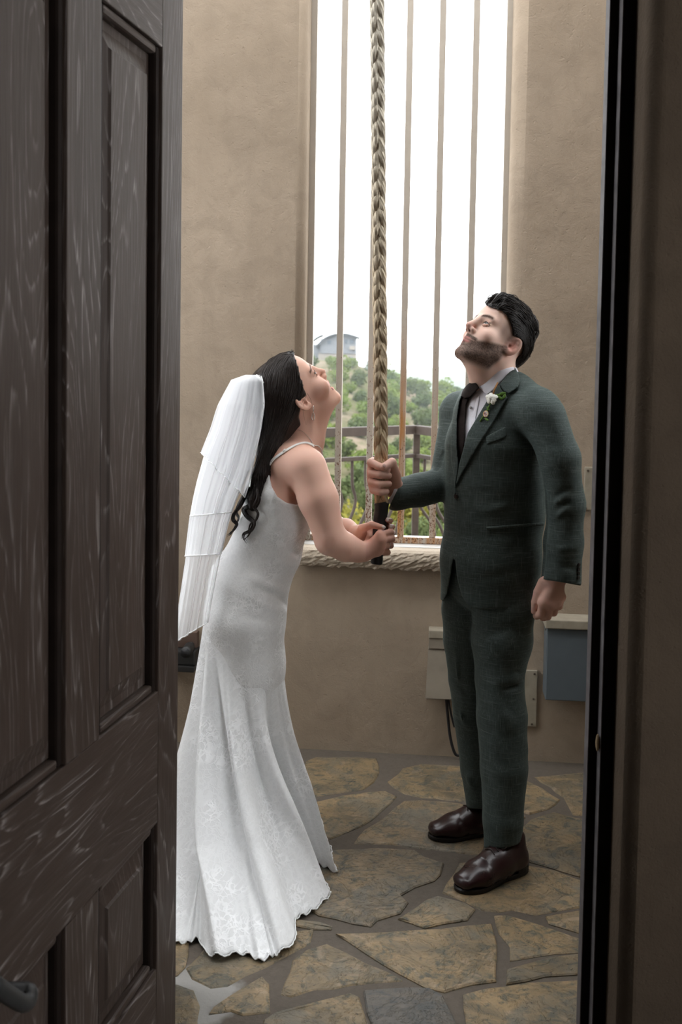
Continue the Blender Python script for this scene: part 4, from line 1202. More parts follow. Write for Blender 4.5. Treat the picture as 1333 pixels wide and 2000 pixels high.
def nail(p, toward, along, size, mat, parent):
    """fingernail: small curved plate on the fingertip"""
    n = Vector(toward).normalized(); a = Vector(along); a = (a - n * a.dot(n)).normalized(); b = n.cross(a)
    M4 = Matrix(((a.x * size[0], b.x * size[1], n.x * size[2], p[0]), (a.y * size[0], b.y * size[1], n.y * size[2], p[1]), (a.z * size[0], b.z * size[1], n.z * size[2], p[2]), (0, 0, 0, 1)))
    bm = bmesh.new(); bmesh.ops.create_icosphere(bm, subdivisions=2, radius=1.0, matrix=M4); return bmobj('fingernail', bm, mat, parent, True)
# ================================================================== BELL ROPE
random.seed(3)
t = NT('manila_rope'); at = t.n('ShaderNodeAttribute', attribute_name='UVMap'); mp = t.n('ShaderNodeMapping'); uv = t.n('ShaderNodeUVMap'); t.l(uv.outputs[0], mp.inputs[0])
mp.inputs['Scale'].default_value = (1, 1, 1)
wv = t.n('ShaderNodeTexWave', wave_type='BANDS', bands_direction='DIAGONAL'); wv.inputs['Scale'].default_value = 1.3; wv.inputs['Distortion'].default_value = 1.6; wv.inputs['Detail'].default_value = 3; wv.inputs['Detail Scale'].default_value = 3.0
t.l(mp.outputs[0], wv.inputs[0])
fz = t.noise(t.coord(scale=(1, 1, .25)), 420, 3, .7); bl = t.noise(t.coord(), 9, 3)
geo = t.n('ShaderNodeNewGeometry'); sep = t.n('ShaderNodeSeparateXYZ'); t.l(geo.outputs['Position'], sep.inputs[0])
worn = t.ramp(t.math('DIVIDE', sep.outputs[2], 4.0), [(0.30, 1.0), (0.42, .75), (0.60, 0.0)])      # darker and yellower where hands have worn it
c = t.mix(t.math('MULTIPLY', t.math('ADD', wv.outputs['Fac'], fz), .5), (0.46, 0.41, 0.33), (0.82, 0.76, 0.65))
c = t.mix(t.math('MULTIPLY', worn, .7), c, t.mix(fz, (0.40, 0.27, 0.13), (0.70, 0.51, 0.28)))
t.col(c); t.rough(.85); t.set(Specular_IOR_Level=.15); t.nrm(t.bump(t.math('ADD', wv.outputs['Fac'], t.math('MULTIPLY', fz, .6)), .7, .0025)); MAT['rope'] = t.m
RDY = -0.08
ra_ = v(737, 0, RDY); rb_ = v(745.5, 985, RDY)
rdir = (ra_ - rb_).normalized()
RL = (4.40 - rb_.z) / rdir.z
rope = empty('bell_rope', rb_); tag(rope, 'thick plaited manila bell rope with black taped end', 'rope')
ru = Vector((1, 0, 0)); ru = (ru - rdir * ru.dot(rdir)).normalized(); rw = rdir.cross(ru)
T = 0.262; nseg = int(RL / T * 26)
for k in range(6):
    ph = 2 * math.pi * (k // 2) / 3; dz = (-.0145 if k % 2 else .0145)
    pts = []
    for i in range(nseg + 1):
        s = RL * i / nseg; ang = 2 * math.pi * (s + dz) / T + ph
        x = .0120 * math.sin(ang); y = .0105 * math.sin(2 * ang)
        pts.append(rb_ + rdir * s + ru * x + rw * y)
    V, F = tube_data(pts, [(.0104, .0092)] * len(pts), 10)
    o = pyd('strand', V, F, MAT['rope'], rope, True)
    uvl = o.data.uv_layers.new(name='UVMap'); n = 10
    co = np.zeros((len(o.data.loops), 2)); li = np.zeros(len(o.data.loops), np.int32); o.data.loops.foreach_get('vertex_index', li)
    co[:, 0] = (li % n) / n * 3.0; co[:, 1] = (li // n) * 0.16; uvl.data.foreach_set('uv', co.ravel().astype(np.float32))
fib = []
for i in range(260):
    s = random.uniform(0, 1.9); a = random.uniform(0, 6.28); p = rb_ + rdir * s + ru * (.0195 * math.cos(a)) + rw * (.0175 * math.sin(a))
    out = (ru * math.cos(a) + rw * math.sin(a)); dn = -rdir * random.uniform(-.6, 1)
    L = random.uniform(.005, .014); fib.append(tube_data([p, p + (out + dn * .8) * L * .5, p + (out * .9 + dn * 1.6) * L], [.0004, .0003, .0002], 3, False))
fz_ = pyd('loose_fibres', *merge(fib), MAT['rope'], rope); tag(fz_, kind='stuff')
t = NT('black_tape'); co = t.coord(); f = t.noise(t.coord(scale=(1, 1, 3)), 30, 4, .6, .6); t.col((0.012, 0.012, 0.014)); t.rough(t.ramp(f, [(.3, .30), (.7, .55)])); t.nrm(t.bump(f, .5, .004)); MAT['tape'] = t.m
TP = [(745.5, 980, .0215), (746, 984, .0225), (745, 1000, .0208), (742, 1020, .0212), (741, 1040, .0200), (740, 1060, .0190), (738, 1080, .0180), (736.5, 1096, .0185), (736, 1101, .0175)]
pts = [Vector(p[:3]) for p in cat_rom([np.array(A3(v(a, b, RDY))) for a, b, _ in TP], 4)]
rr = [float(x[0]) for x in cat_rom([np.array([c_]) for _, _, c_ in TP], 4)]
tp = tube('tape_wrap', pts, [(r + random.uniform(-.0006, .0006), r * .95 + random.uniform(-.0006, .0006)) for r in rr], MAT['tape'], rope, 18); tag(tp, 'black tape wrapped round the rope end')

# ================================================================== BRIDE
BR = empty('person', onfloor(480, 1640, 0.012)); tag(BR, 'woman in white lace dress and tiered veil bending to pull the rope, looking up', 'person')
SKB = (0.735, 0.450, 0.35)
MAT['skin_b'] = skin_mat('skin_warm', SKB, .40)
HB = Head(True, -73.5, 49.0, 9.0, 1.012, (-.140, 3.07, 1.450))
B = Field()
HB.into(B)
B.cone(HB.w(0, -.022, -.035), v(592, 872, -.02), .050, .050, k=.03)
B.cone(v(592, 866, -.02), v(575, 900, -.02), .050, .07, k=.03)
# upper torso and shoulders
B.cone(v(588, 908, -.125), v(596, 905, .11), .058, .058, k=.03)
B.cone(v(562, 905, -.085), v(566, 905, .07), .062, .062, k=.04)
TOR = [((555, 915, 0), (44, .150)), ((545, 960, 0), (60, .150)), ((540, 1010, 0), (61, .138)), ((519, 1075, 0), (65, .122)), ((487, 1140, 0), (73, .150)), ((479, 1200, 0), (75, .165)), ((479, 1300, 0), (74, .150)), ((482, 1345, 0), (70, .145))]
def nodes(lst, grow=0.0): return [(v(*p), (r[0] * PXM + grow, r[1] + grow)) for p, r in lst]
B.echain(nodes(TOR[:6], -.012), k=.03)
# throat
B.cone(HB.w(0, .045, -.075), v(610, 858, -.02), .034, .036, k=.03)
# near (right) arm
B.chain([v(600, 915, -.135), v(622, 975, -.150), v(646, 1052, -.155)], [.060, .057, .046], k=.02)
B.chain([v(646, 1054, -.155), v(676, 1069, -.140), v(700, 1077, -.122), v(711, 1079, -.116)], [.045, .040, .030, .0255], k=.018)
# far (left) arm
B.chain([v(606, 915, .13), v(628, 1000, .12), v(650, 1030, .06)], [.055, .047, .040], k=.02)
B.chain([v(650, 1030, .06), v(676, 1034, .01), v(699, 1043, -.035)], [.038, .031, .024], k=.018)
# near hand: back of hand towards us, fingers close round the taped end
NH_tips = [v(752, 1047, -.050), v(750, 1058, -.050), v(747, 1070, -.050), v(744, 1082, -.053)]
hand(B, v(714, 1078, -.116), [v(743, 1044, -.124), v(746, 1055, -.128), v(744, 1067, -.125), v(738, 1078, -.120)],
     [[v(764, 1039, -.103), v(767, 1041, -.072), NH_tips[0]], [v(766, 1051, -.104), v(767, 1053, -.070), NH_tips[1]], [v(763, 1064, -.103), v(764, 1066, -.070), NH_tips[2]], [v(756, 1077, -.101), v(758, 1079, -.072), NH_tips[3]]],
     [v(716, 1068, -.105), v(722, 1053, -.085), v(726, 1042, -.062), v(732, 1032, -.052)], rf=(.0105, .0096, .0086, .0075))
# far hand above it: fingers behind the rope, thumb across the front
hand(B, v(700, 1042, -.04), [v(727, 1026, -.045), v(729, 1036, -.040), v(729, 1046, -.040), v(727, 1056, -.045)],
     [[v(752, 1017, -.043), v(763, 1017, -.070), v(757, 1016, -.096)], [v(755, 1028, -.042), v(767, 1029, -.070), v(763, 1029, -.097)], [v(755, 1040, -.042), v(768, 1041, -.068), v(768, 1042, -.090)], [v(752, 1051, -.045), v(764, 1052, -.066), v(765, 1052, -.08)]],
     [v(702, 1044, -.060), v(708, 1032, -.085), v(727, 1025, -.110), v(748, 1030, -.119)], rf=(.0100, .0090, .0080, .0070), rt=(.0150, .0135, .0110, .0080))
# elbow dimple, neck tendon, collar bone
B.fold([v(640, 1070, -.20), v(652, 1050, -.20)], -.003, .010)
B.fold([HB.w(.06, .0, -.05), v(612, 860, -.06)], .004, .012)
B.fold([v(578, 975, -.185), v(570, 940, -.17)], -.004, .010)
def bride_col(X):
    n = len(X); C = np.tile(np.array(SKB), (n, 1)); L = HB.loc(X); ax = np.abs(L[:, 0]); M_ = np.stack([ax, L[:, 1], L[:, 2]], 1)
    hd = (np.abs(L) < .16).all(1)
    paint(C, hd * lobe(M_, (.046, .062, -.030), (.022, .03, .020)) * .5, (.60, .24, .19))
    paint(C, hd * lobe(M_, (0, .115, -.02), (.012, .015, .015)) * .4, (.58, .25, .19))
    lip = np.maximum(lobe(M_, (.006, .101, -.0485), (.018, .010, .0045)), lobe(M_, (.006, .098, -.0725), (.017, .010, .0055)))
    lip = np.maximum(lip, np.maximum(lobe(M_, (.020, .09, -.0485), (.008, .010, .004)), lobe(M_, (.018, .09, -.0635), (.008, .010, .006))))
    paint(C, hd * np.clip(lip * 1.5 - .3, 0, 1), (.58, .15, .15))
    mouth = (ax < .030) & (np.abs(L[:, 2] + .0600) < .0088) & (L[:, 1] > .06) & (L[:, 1] < .0940)
    paint(C, hd * mouth * .92, (.10, .02, .02))
    # brow, lash line, nostril
    br = gs(L[:, 2] - (.0375 + .0035 * np.sin((ax - .012) / .040 * 3.0)), .0034) * (ax > .012) * (ax < .056) * (L[:, 1] > .05)
    paint(C, hd * np.clip(br * 1.15, 0, .92), (.045, .025, .018))
    lid = lobe(M_, (.034, .095, .0220), (.013, .016, .0028)) + .8 * lobe(M_, (.045, .09, .0185), (.004, .012, .004))
    paint(C, hd * np.clip(lid * 1.6 - .35, 0, .95), (.018, .012, .010))
    paint(C, hd * np.clip(lobe(M_, (.034, .095, .0110), (.012, .016, .0018)) - .2, 0, .6), (.05, .03, .025))
    paint(C, hd * lobe(M_, (.034, .095, .0275), (.016, .02, .005)) * .45, (.40, .20, .155))
    paint(C, hd * np.clip(lobe(M_, (.0062, .1075, -.0310), (.0035, .0062, .0042)) * 1.3, 0, .9), (.10, .035, .025))
    paint(C, hd * lobe(M_, (.0785, -.010, -.002), (.02, .02, .033)) * .35, (.56, .25, .18))
    # fingers pinker, pale manicured tips
    for q in [v(757, 1013, -.104), v(763, 1027, -.105), v(769, 1041, -.098), v(749, 1035, -.122)]:
        paint(C, np.clip(2.0 * np.exp(-(((X - A3(q)) ** 2).sum(1)) / .0062 ** 2) - .25, 0, 1), (.80, .70, .68))
    px_, py_ = to_px(X)
    hnd = (px_ > 715) & (py_ > 1000) & (py_ < 1100)
    paint(C, hnd * .35, (.55, .25, .20))
    return C
lo, hi = bbox([v(400, 660, -.22), v(790, 660, .22), v(400, 1330, -.22), v(400, 1330, .22), v(790, 700, -.25)], .03)
bride_body = body('body', B, lo, hi, .0029, MAT['skin_b'], BR, bride_col, 1)
eyes(HB, BR, (0.12, .90, .40), (.06, .035, .02), (.50, .27, .20))
MAT['nail_b'] = plain('pale_manicure', (.80, .68, .66), .15)
for (q, al) in (((757, 1015, -.1040), (0, 0, 1)), ((764, 1028, -.1050), (.2, 0, 1)), ((770, 1041, -.0960), (.6, 0, 1)), ((750, 1029.5, -.1275), (1, 0, -.25))):
    nail(v(*q), (0.25, -1, .15), al, (.0068, .0052, .0022), MAT['nail_b'], BR)
# teeth
MAT['teeth'] = plain('teeth', (.80, .76, .68), .2)
pt = []
bm = bmesh.new()
for i in range(-4, 5):
    a = i * .26; p = HB.w(.0170 * math.sin(a) * 1.25, .0790 + .0190 * math.cos(a), -.0540)
    bmesh.ops.create_icosphere(bm, subdivisions=2, radius=1.0, matrix=Matrix([[*(HB.R[r] * np.array([.0032, .0028, .0046]) * HB.s), p[r]] for r in range(3)] + [[0, 0, 0, 1]]))
bmobj('teeth', bm, MAT['teeth'], BR, True)

# ------------------------------------------------------------------ dress
def lace(name, c1, c2, scale, bumpd=.0016, bs=.30):
    t = NT(name); co = t.coord('Object')
    wp = t.noise(co, 16, 3, .6); vm = t.n('ShaderNodeVectorMath', operation='MULTIPLY_ADD')
    cv_ = t.n('ShaderNodeCombineXYZ'); t.l(wp, cv_.inputs[0]); t.l(wp, cv_.inputs[1]); t.l(wp, cv_.inputs[2])
    t.l(cv_.outputs[0], vm.inputs[0]); vm.inputs[1].default_value = (.06, .06, .06); t.l(co, vm.inputs[2])
    vo = t.n('ShaderNodeTexVoronoi', feature='SMOOTH_F1'); vo.inputs['Scale'].default_value = scale; vo.inputs['Smoothness'].default_value = .25; t.l(vm.outputs[0], vo.inputs['Vector'])
    pet = t.math('SINE', t.math('MULTIPLY', vo.outputs['Distance'], 16.0))
    ve = t.n('ShaderNodeTexVoronoi', feature='DISTANCE_TO_EDGE'); ve.inputs['Scale'].default_value = scale * 2.3; t.l(vm.outputs[0], ve.inputs['Vector'])
    cord = t.ramp(ve.outputs['Distance'], [(0.0, 1.0), (.05, .9), (.11, 0.0)])
    zone = t.ramp(t.noise(co, 7.5, 3, .6), [(.50, 0.0), (.60, 1.0)])
    mesh = t.n('ShaderNodeTexWave', wave_type='BANDS'); mesh.inputs['Scale'].default_value = 160; t.l(co, mesh.inputs[0])
    fl = t.math('MULTIPLY', t.math('MAXIMUM', cord, t.ramp(pet, [(.4, 0.0), (.8, .8)])), t.math('ADD', t.math('MULTIPLY', zone, .75), .25))
    c = t.mix(fl, c2, c1); t.col(c); t.rough(.75); t.set(Specular_IOR_Level=.2, Sheen_Weight=.15)
    hgt = t.math('ADD', fl, t.math('MULTIPLY', mesh.outputs['Fac'], .06)); t.nrm(t.bump(hgt, bs, bumpd)); return t.m
MAT['lace'] = lace('white_lace', (.90, .90, .905), (.74, .74, .74), 30, .0022, .45)
MAT['lace_skirt'] = lace('white_lace_skirt', (.91, .915, .925), (.76, .765, .77), 24, .0022, .42)
MAT['satin'] = plain('white_satin', (.80, .79, .77), .35, 0, .03)
D = Field()
D.echain(nodes(TOR, .004), k=.03)
D.ell(v(586, 985, -.075), (.052, .062, .062), k=.03); D.ell(v(592, 985, .075), (.052, .062, .062), k=.03)
D.cone(v(560, 912, -.075), v(566, 912, .075), .060, .060, k=.03)
# wrinkles at the waist and hip
for a, amp, w in (([(505, 1150, -.15), (545, 1165, -.10), (560, 1185, -.02)], -.006, .010), ([(490, 1128, -.15), (530, 1145, -.13), (562, 1160, -.03)], .006, .012), ([(500, 1175, -.17), (535, 1190, -.12), (560, 1196, -.02)], .006, .014),
                  ([(560, 1078, -.10), (590, 1085, -.04)], -.005, .009), ([(545, 1100, -.12), (585, 1102, -.02)], .005, .010), ([(510, 1060, -.13), (590, 1065, -.03)], -.004, .008), ([(480, 1205, -.17), (540, 1215, -.12)], -.004, .012), ([(535, 985, -.16), (540, 1060, -.135)], .0016, .004), ([(488, 1140, -.16), (490, 1290, -.16)], .0015, .004)):
    D.fold([v(*q) for q in a], amp, w)
# neckline: scooped under the arm, straight across the back
D.prism([(525, 903), (526, 925), (531, 950), (542, 970), (560, 982), (580, 986), (604, 972), (640, 960), (640, 820), (300, 820), (300, 905)], -9, -.02, k=.004)
D.prism([(300, 820), (640, 820), (640, 930), (600, 930), (520, 905), (300, 905)], -.05, 9, k=.004)
lo, hi = bbox([v(390, 880, -.2), v(620, 880, .2), v(390, 1350, -.2), v(620, 1350, .2)], .03)
dress = body('dress', D, lo, hi, .0042, MAT['lace'], BR, None, 1)
# skirt: swept from the knee seam to the hem with a train along the floor
top_c = v(480, 1292, 0); ta, tbd = .1195, .1555
HEM = [(0, 644, 1668), (18, 652, 1704), (30, 634, 1696), (44, 610, 1690), (58, 634, 1733), (68, 640, 1752), (78, 606, 1790), (86, 577, 1803), (94, 577, 1836), (104, 545, 1864), (113, 527, 1874), (119, 503, 1884), (126, 478, 1866), (136, 440, 1870), (144, 408, 1866), (151, 383, 1838), (158, 352, 1846), (170, 318, 1835), (185, 296, 1770), (205, 305, 1690), (235, 360, 1595), (265, 450, 1548), (295, 545, 1545), (325, 610, 1585), (345, 636, 1630), (360, 644, 1668)]
ha_ = np.array([h[0] for h in HEM], float); hp_ = np.array([A3(onfloor(h[1], h[2], .014)) for h in HEM])
NT_, NV = 420, 110
th = np.linspace(0, 360, NT_, endpoint=False)
# smooth periodic interpolation of the hem
def per_interp(x):
    k = np.searchsorted(ha_, x, side='right') - 1; k = np.clip(k, 0, len(ha_) - 2)
    t_ = (x - ha_[k]) / (ha_[k + 1] - ha_[k]); n = len(ha_) - 1
    p1, p2 = hp_[k], hp_[k + 1]; p0 = hp_[(k - 1) % n]; p3 = hp_[(k + 2) % n if k + 2 != n else 0]
    t2 = t_ * t_; t3 = t2 * t_
    return 0.5 * (2 * p1 + (-p0 + p2) * t_ + (2 * p0 - 5 * p1 + 4 * p2 - p3) * t2 + (-p0 + 3 * p1 - 3 * p2 + p3) * t3)
Hm = np.array([per_interp(x) for x in th])
tr_ = np.radians(th)
# the ring rises to the hip at the back so the train falls from there
rise = np.clip(np.cos(tr_ - np.radians(165)), 0, 1) ** 1.5
cxo = np.array([top_c.x, top_c.y])
Tp = np.stack([cxo[0] + ta * np.cos(tr_) - .012 * rise, cxo[1] - tbd * np.sin(tr_), top_c.z + .0 * tr_ + .17 * rise], 1)
reach = np.linalg.norm(Hm[:, :2] - Tp[:, :2], axis=1)
RIDGES = [(18, .036, 8), (31, .010, 5), (45, -.080, 8), (64, .055, 8), (84, -.050, 7), (103, .060, 7), (121, -.050, 7), (139, .060, 7), (157, -.050, 8), (176, .055, 10), (205, -.02, 10), (240, .03, 14), (280, -.02, 14), (320, .02, 12), (346, -.022, 7), (358, .012, 5)]
VV = np.zeros((NV + 1, NT_, 3))
for j in range(NV + 1):
    t_ = j / NV
    # control point: how far the cloth hangs before it meets the floor
    kk = np.clip((reach - .25) / .55, 0, 1)[:, None]
    C1 = Tp + (Hm - Tp) * np.array([.10, .10, .45]) * (1 - kk * .2); C1[:, 2] = Tp[:, 2] * .58
    C2 = Tp + (Hm - Tp) * np.array([.42, .42, 1.0]); C2[:, 2] = (.30 * (1 - kk[:, 0]) + .045 * kk[:, 0]) * .9
    b0, b1, b2, b3 = (1 - t_) ** 3, 3 * t_ * (1 - t_) ** 2, 3 * t_ * t_ * (1 - t_), t_ ** 3
    p = b0 * Tp + b1 * C1 + b2 * C2 + b3 * Hm
    nrm = np.stack([np.cos(tr_), -np.sin(tr_), 0 * tr_], 1)
    grow = np.clip((t_ - .04) / .55, 0, 1) ** 1.1
    # hanging folds, sharper ridges than valleys
    f_ = 0 * tr_
    for (c_, am, wd) in RIDGES:
        dth = (th - c_ - 5 * math.sin(3.0 * t_ + c_) + 180) % 360 - 180; f_ = f_ + am * np.exp(-(dth / wd) ** 2)
    f_ = f_ + .005 * np.sin(tr_ * 19 + 2 * t_) + .003 * np.sin(tr_ * 41 + 3 * t_ + 1)
    lay = np.clip((.20 - p[:, 2]) / .20, 0, 1)                      # lying on the floor: folds stand up instead of out
    hang = (f_ * grow * (1 - .45 * t_ ** 4) * (1 - lay * .45))[:, None]
    p = p + nrm * hang
    up = lay * np.clip(kk[:, 0] * 1.6, 0, 1) * np.clip(f_ / .05, 0, 1.2)
    up2 = lay * np.clip(kk[:, 0] * 1.6, 0, 1) * (.5 + .5 * np.sin(tr_ * 31 + 5 * t_ + 2)) ** 2
    env = math.sin(math.pi * min(1, t_ * 1.0)) ** .8
    rip = .010 * t_ ** 8 * (.5 + .5 * np.sin(tr_ * 58 + 2 * np.sin(tr_ * 9)))
    p[:, 2] += (.105 * up + .012 * up2) * (env * .9 + .12) + rip
    p[:, 2] = np.maximum(p[:, 2], .013 + .002 * np.sin(tr_ * 40))
    VV[j] = p
Vf = VV.reshape(-1, 3)
ii, jj = np.meshgrid(np.arange(NT_), np.arange(NV)); i2 = (ii + 1) % NT_
Qs = np.stack([jj * NT_ + ii, (jj + 1) * NT_ + ii, (jj + 1) * NT_ + i2, jj * NT_ + i2], -1).reshape(-1, 4)
skirt = npmesh('skirt', Vf, Qs, MAT['lace_skirt'], dress)
md = skirt.modifiers.new('thick', 'SOLIDIFY'); md.thickness = .0025; md.offset = 1
# scalloped lace border round the hem
pts = []
for k in range(NT_ * 2):
    x = k / 2; a = VV[NV, int(x) % NT_]; b = VV[NV, (int(x) + 1) % NT_]; c_ = a + (b - a) * (x % 1)
    o_ = (c_ - VV[NV - 4, int(x) % NT_]); o_[2] = 0; o_ /= np.linalg.norm(o_) + 1e-6
    pts.append(Vector(c_ + o_ * (.001 + .003 * abs(math.sin(k * .75))) + np.array([0, 0, .002])))
pts.append(pts[0]); tube('lace_border', pts, .0019, MAT['lace_skirt'], dress, 5)
# straps
bb_ = bvh_of(bride_body); 
sp = [(528, 908), (535, 898), (550, 887), (566, 877), (582, 869), (596, 866), (606, 868), (613, 872)]
ribbon('strap', sp, bb_, .0085, MAT['satin'], dress)
se = surf(bb_, 612, 871, .003, -.1)[0]
tube('strap', [Vector(q) for q in cat_rom([A3(se), A3(se) + np.array([.012, .012, -.002]), A3(se) + np.array([.022, .03, -.015]), A3(se) + np.array([.026, .04, -.04])], 4)], [(.0012, .0042)] * 13, MAT['satin'], dress, 6)
for (a, b) in ((529, 906), (557, 882)):
    p, n_ = surf(bb_, a, b, .005, -.1); bm = bmesh.new(); bmesh.ops.create_icosphere(bm, subdivisions=2, radius=.0065, matrix=Matrix.Translation(p) @ Matrix.Diagonal((1, .5, 1, 1)) @ Matrix.Rotation(.6, 4, 'Y') @ Matrix.Diagonal((.55, 1, 1, 1))); bmobj('strap_slider', bm, MAT['satin'], dress, True)
# neckline piping
pip = [(525, 903), (526, 925), (531, 950), (542, 970), (560, 982), (580, 986)]
db_ = bvh_of(dress)

# ------------------------------------------------------------------ hair
MAT['hair_b'] = hairmat('dark_brown_hair', (.008, .006, .006), (.032, .022, .018), .30)
HF = Field()
_hc = head_cap(HB, .010)
def capf(X):
    L = HB.loc(X); e = f_ell((0, -.055, .0), (.074, .064, .075))[0](L) * HB.s
    e = smin(e, f_ell((0, -.045, .085), (.070, .080, .055))[0](L) * HB.s, .03)
    return smin(_hc(X), e, .03) + .004 * gs(L[:, 0] - .006, .005) * (L[:, 2] > .07) * (L[:, 1] > -.03)
HF.add((capf, HB.c, .15), .01)
HF.prism([(577, 670), (574, 686), (576, 697), (582, 716), (588, 742), (594, 760), (600, 772), (598, 778), (588, 780), (586, 800), (582, 815), (600, 860), (700, 860), (700, 670)], k=.004)
HF.echain([(v(550, 765, -.02), (.074, .090)), (v(546, 828, -.025), (.050, .088)), (v(528, 880, -.055), (.036, .075)), (v(511, 930, -.095), (.026, .055)), (v(500, 975, -.115), (.020, .035)), (v(494, 992, -.122), (.010, .018))], k=.025)
HF.ell(HB.w(.082, .004, -.012), (.020, .022, .020), k=.008, op='s')
for k in range(9):
    a = 505 + k * 9
    HF.fold([v(a + 14, 720 + k * 4, -.11), v(a + 4, 790 + k * 3, -.11), v(520 + k * 4 - 12, 850, -.10), v(500 + k * 4, 910, -.12), v(492 + k * 3, 960, -.14)], (-.0045 if k % 2 else .0035), .006)
lo, hi = bbox([v(460, 670, -.15), v(620, 670, .15), v(460, 1000, -.15), v(620, 1000, .15)], .02)
hair = body('hair', HF, lo, hi, .0036, MAT['hair_b'], BR, None, 1)
hb_ = bvh_of(hair); random.seed(11)
G0 = [(574, 689), (548, 688), (522, 705), (508, 735), (506, 790), (504, 860), (494, 920), (486, 962), (470, 1000)]
G1 = [(577, 694), (584, 714), (590, 742), (592, 766), (575, 812), (556, 850), (536, 890), (520, 940), (506, 990)]
paths = []
for i in range(330):
    w = random.random(); ph = random.uniform(0, 6.28); s0 = random.choice((0, random.uniform(0, 4))); s1 = random.choice((8, 7.5, random.uniform(max(s0 + 2, 5), 8)))
    pp = []
    for k in np.linspace(s0, s1, int((s1 - s0) * 1.5) + 3):
        ki = min(7, int(k)); kf = k - ki
        g0 = np.array(G0[ki]) * (1 - kf) + np.array(G0[ki + 1]) * kf; g1 = np.array(G1[ki]) * (1 - kf) + np.array(G1[ki + 1]) * kf
        amp = np.interp(k, range(9), [0, .5, 1, 1.2, 2, 3.5, 5, 7, 8]); a = g0 * (1 - w) + g1 * w + np.array([amp * math.sin(k * 1.25 + ph * .3 + w * 5), 0])
        h = hb_.ray_cast(CAMP, ray(*a).normalized())
        if h[0] is None: continue
        pp.append(h[0] + (h[1] if h[1].y < 0 else -h[1]) * random.uniform(-.0005, .0018))
    if len(pp) > 3: paths.append([Vector(q) for q in cat_rom([np.array(q) for q in pp], 4)])
# curled ends
curls = []
for (base, n, r_, sp) in (([(500, 945), (505, 968), (497, 984), (481, 994), (486, 1008), (499, 1020), (494, 1034), (481, 1042), (478, 1053)], 12, .0042, 3.0), ([(488, 955), (480, 975), (468, 990), (458, 1002), (456, 1014), (464, 1024), (459, 1034), (449, 1042)], 10, .0036, 2.6), ([(507, 955), (506, 975), (500, 988), (507, 1000), (503, 1014), (493, 1022), (489, 1034)], 6, .0030, 2.0), ([(480, 965), (466, 985), (462, 1000), (470, 1012), (466, 1022)], 6, .0030, 2.0), ([(497, 1030), (488, 1046), (482, 1052), (486, 1060)], 3, .0012, 2.0), ([(462, 1026), (452, 1040), (444, 1046)], 3, .0012, 2.0)):
    for i in range(n):
        jx, jy = random.uniform(-sp, sp), random.uniform(-sp, sp); dz = random.uniform(-.010, .006)
        pp = []
        for q, (a, b_) in enumerate(base):
            k_ = 1 - .35 * q / len(base); pt_ = surf(db_, a + jx * k_, b_ + jy * k_, .006, -.12)[0]
            pp.append(A3(pt_) + np.array([0, dz * k_ - .004, 0]))
        curls.append(strand_tubes([[Vector(q) for q in cat_rom(pp, 6)]], r_ * random.uniform(.6, 1.1), 6, .15))
# wisps in front of the ear
wisps = []
for (a, b, c_) in (((600, 768), (608, 784), (609, 800)), ((598, 772), (592, 800), (598, 830)), ((600, 770), (590, 786), (584, 798))):
    wisps.append([Vector(q) for q in cat_rom([A3(surf(bb_, *q, .002, -.1)[0]) for q in (a, b, c_)], 6)])
V, F = merge([strand_tubes(paths, .0014, 4), strand_tubes(wisps, .00035, 4)] + curls)
locks = pyd('hair_locks', V, F, MAT['hair_b'], hair, True)
# small quiff above the forehead
qf = [[Vector(q) for q in cat_rom([A3(HB.w(.004 + random.uniform(-.012, .012), .072, .088)), A3(HB.w(random.uniform(-.012, .012), .080 + random.uniform(-.004, .004), .100)), A3(HB.w(random.uniform(-.014, .014), .090 + random.uniform(-.006, .006), .106 + random.uniform(-.004, .004)))], 5)] for i in range(26)]
V, F = strand_tubes(qf, .0016, 5); pyd('hair_tuft', V, F, MAT['hair_b'], hair, True)

# ------------------------------------------------------------------ veil
t = NT('veil_tulle'); t.t.nodes.remove(t.b)
df = t.n('ShaderNodeBsdfDiffuse'); df.inputs[0].default_value = (.95, .96, .98, 1); tl = t.n('ShaderNodeBsdfTranslucent'); tl.inputs[0].default_value = (.95, .96, .98, 1)
tp_ = t.n('ShaderNodeBsdfTransparent'); m1 = t.n('ShaderNodeMixShader'); m1.inputs[0].default_value = .45; m2 = t.n('ShaderNodeMixShader')
t.l(df.outputs[0], m1.inputs[1]); t.l(tl.outputs[0], m1.inputs[2])
lw = t.n('ShaderNodeLayerWeight'); lw.inputs[0].default_value = .35
t.l(t.ramp(lw.outputs['Facing'], [(0.0, .34), (.6, .5), (1.0, .85)]), m2.inputs[0]); t.l(tp_.outputs[0], m2.inputs[1]); t.l(m1.outputs[0], m2.inputs[2]); t.l(m2.outputs[0], t.out.inputs[0]); MAT['tulle'] = t.m
MAT['veil_trim'] = plain('veil_trim', (.88, .89, .90), .5, 0, .02)
veil = empty('veil', v(495, 735, -.02)); veil.parent = BR; veil.matrix_parent_inverse = world_of(BR).inverted()
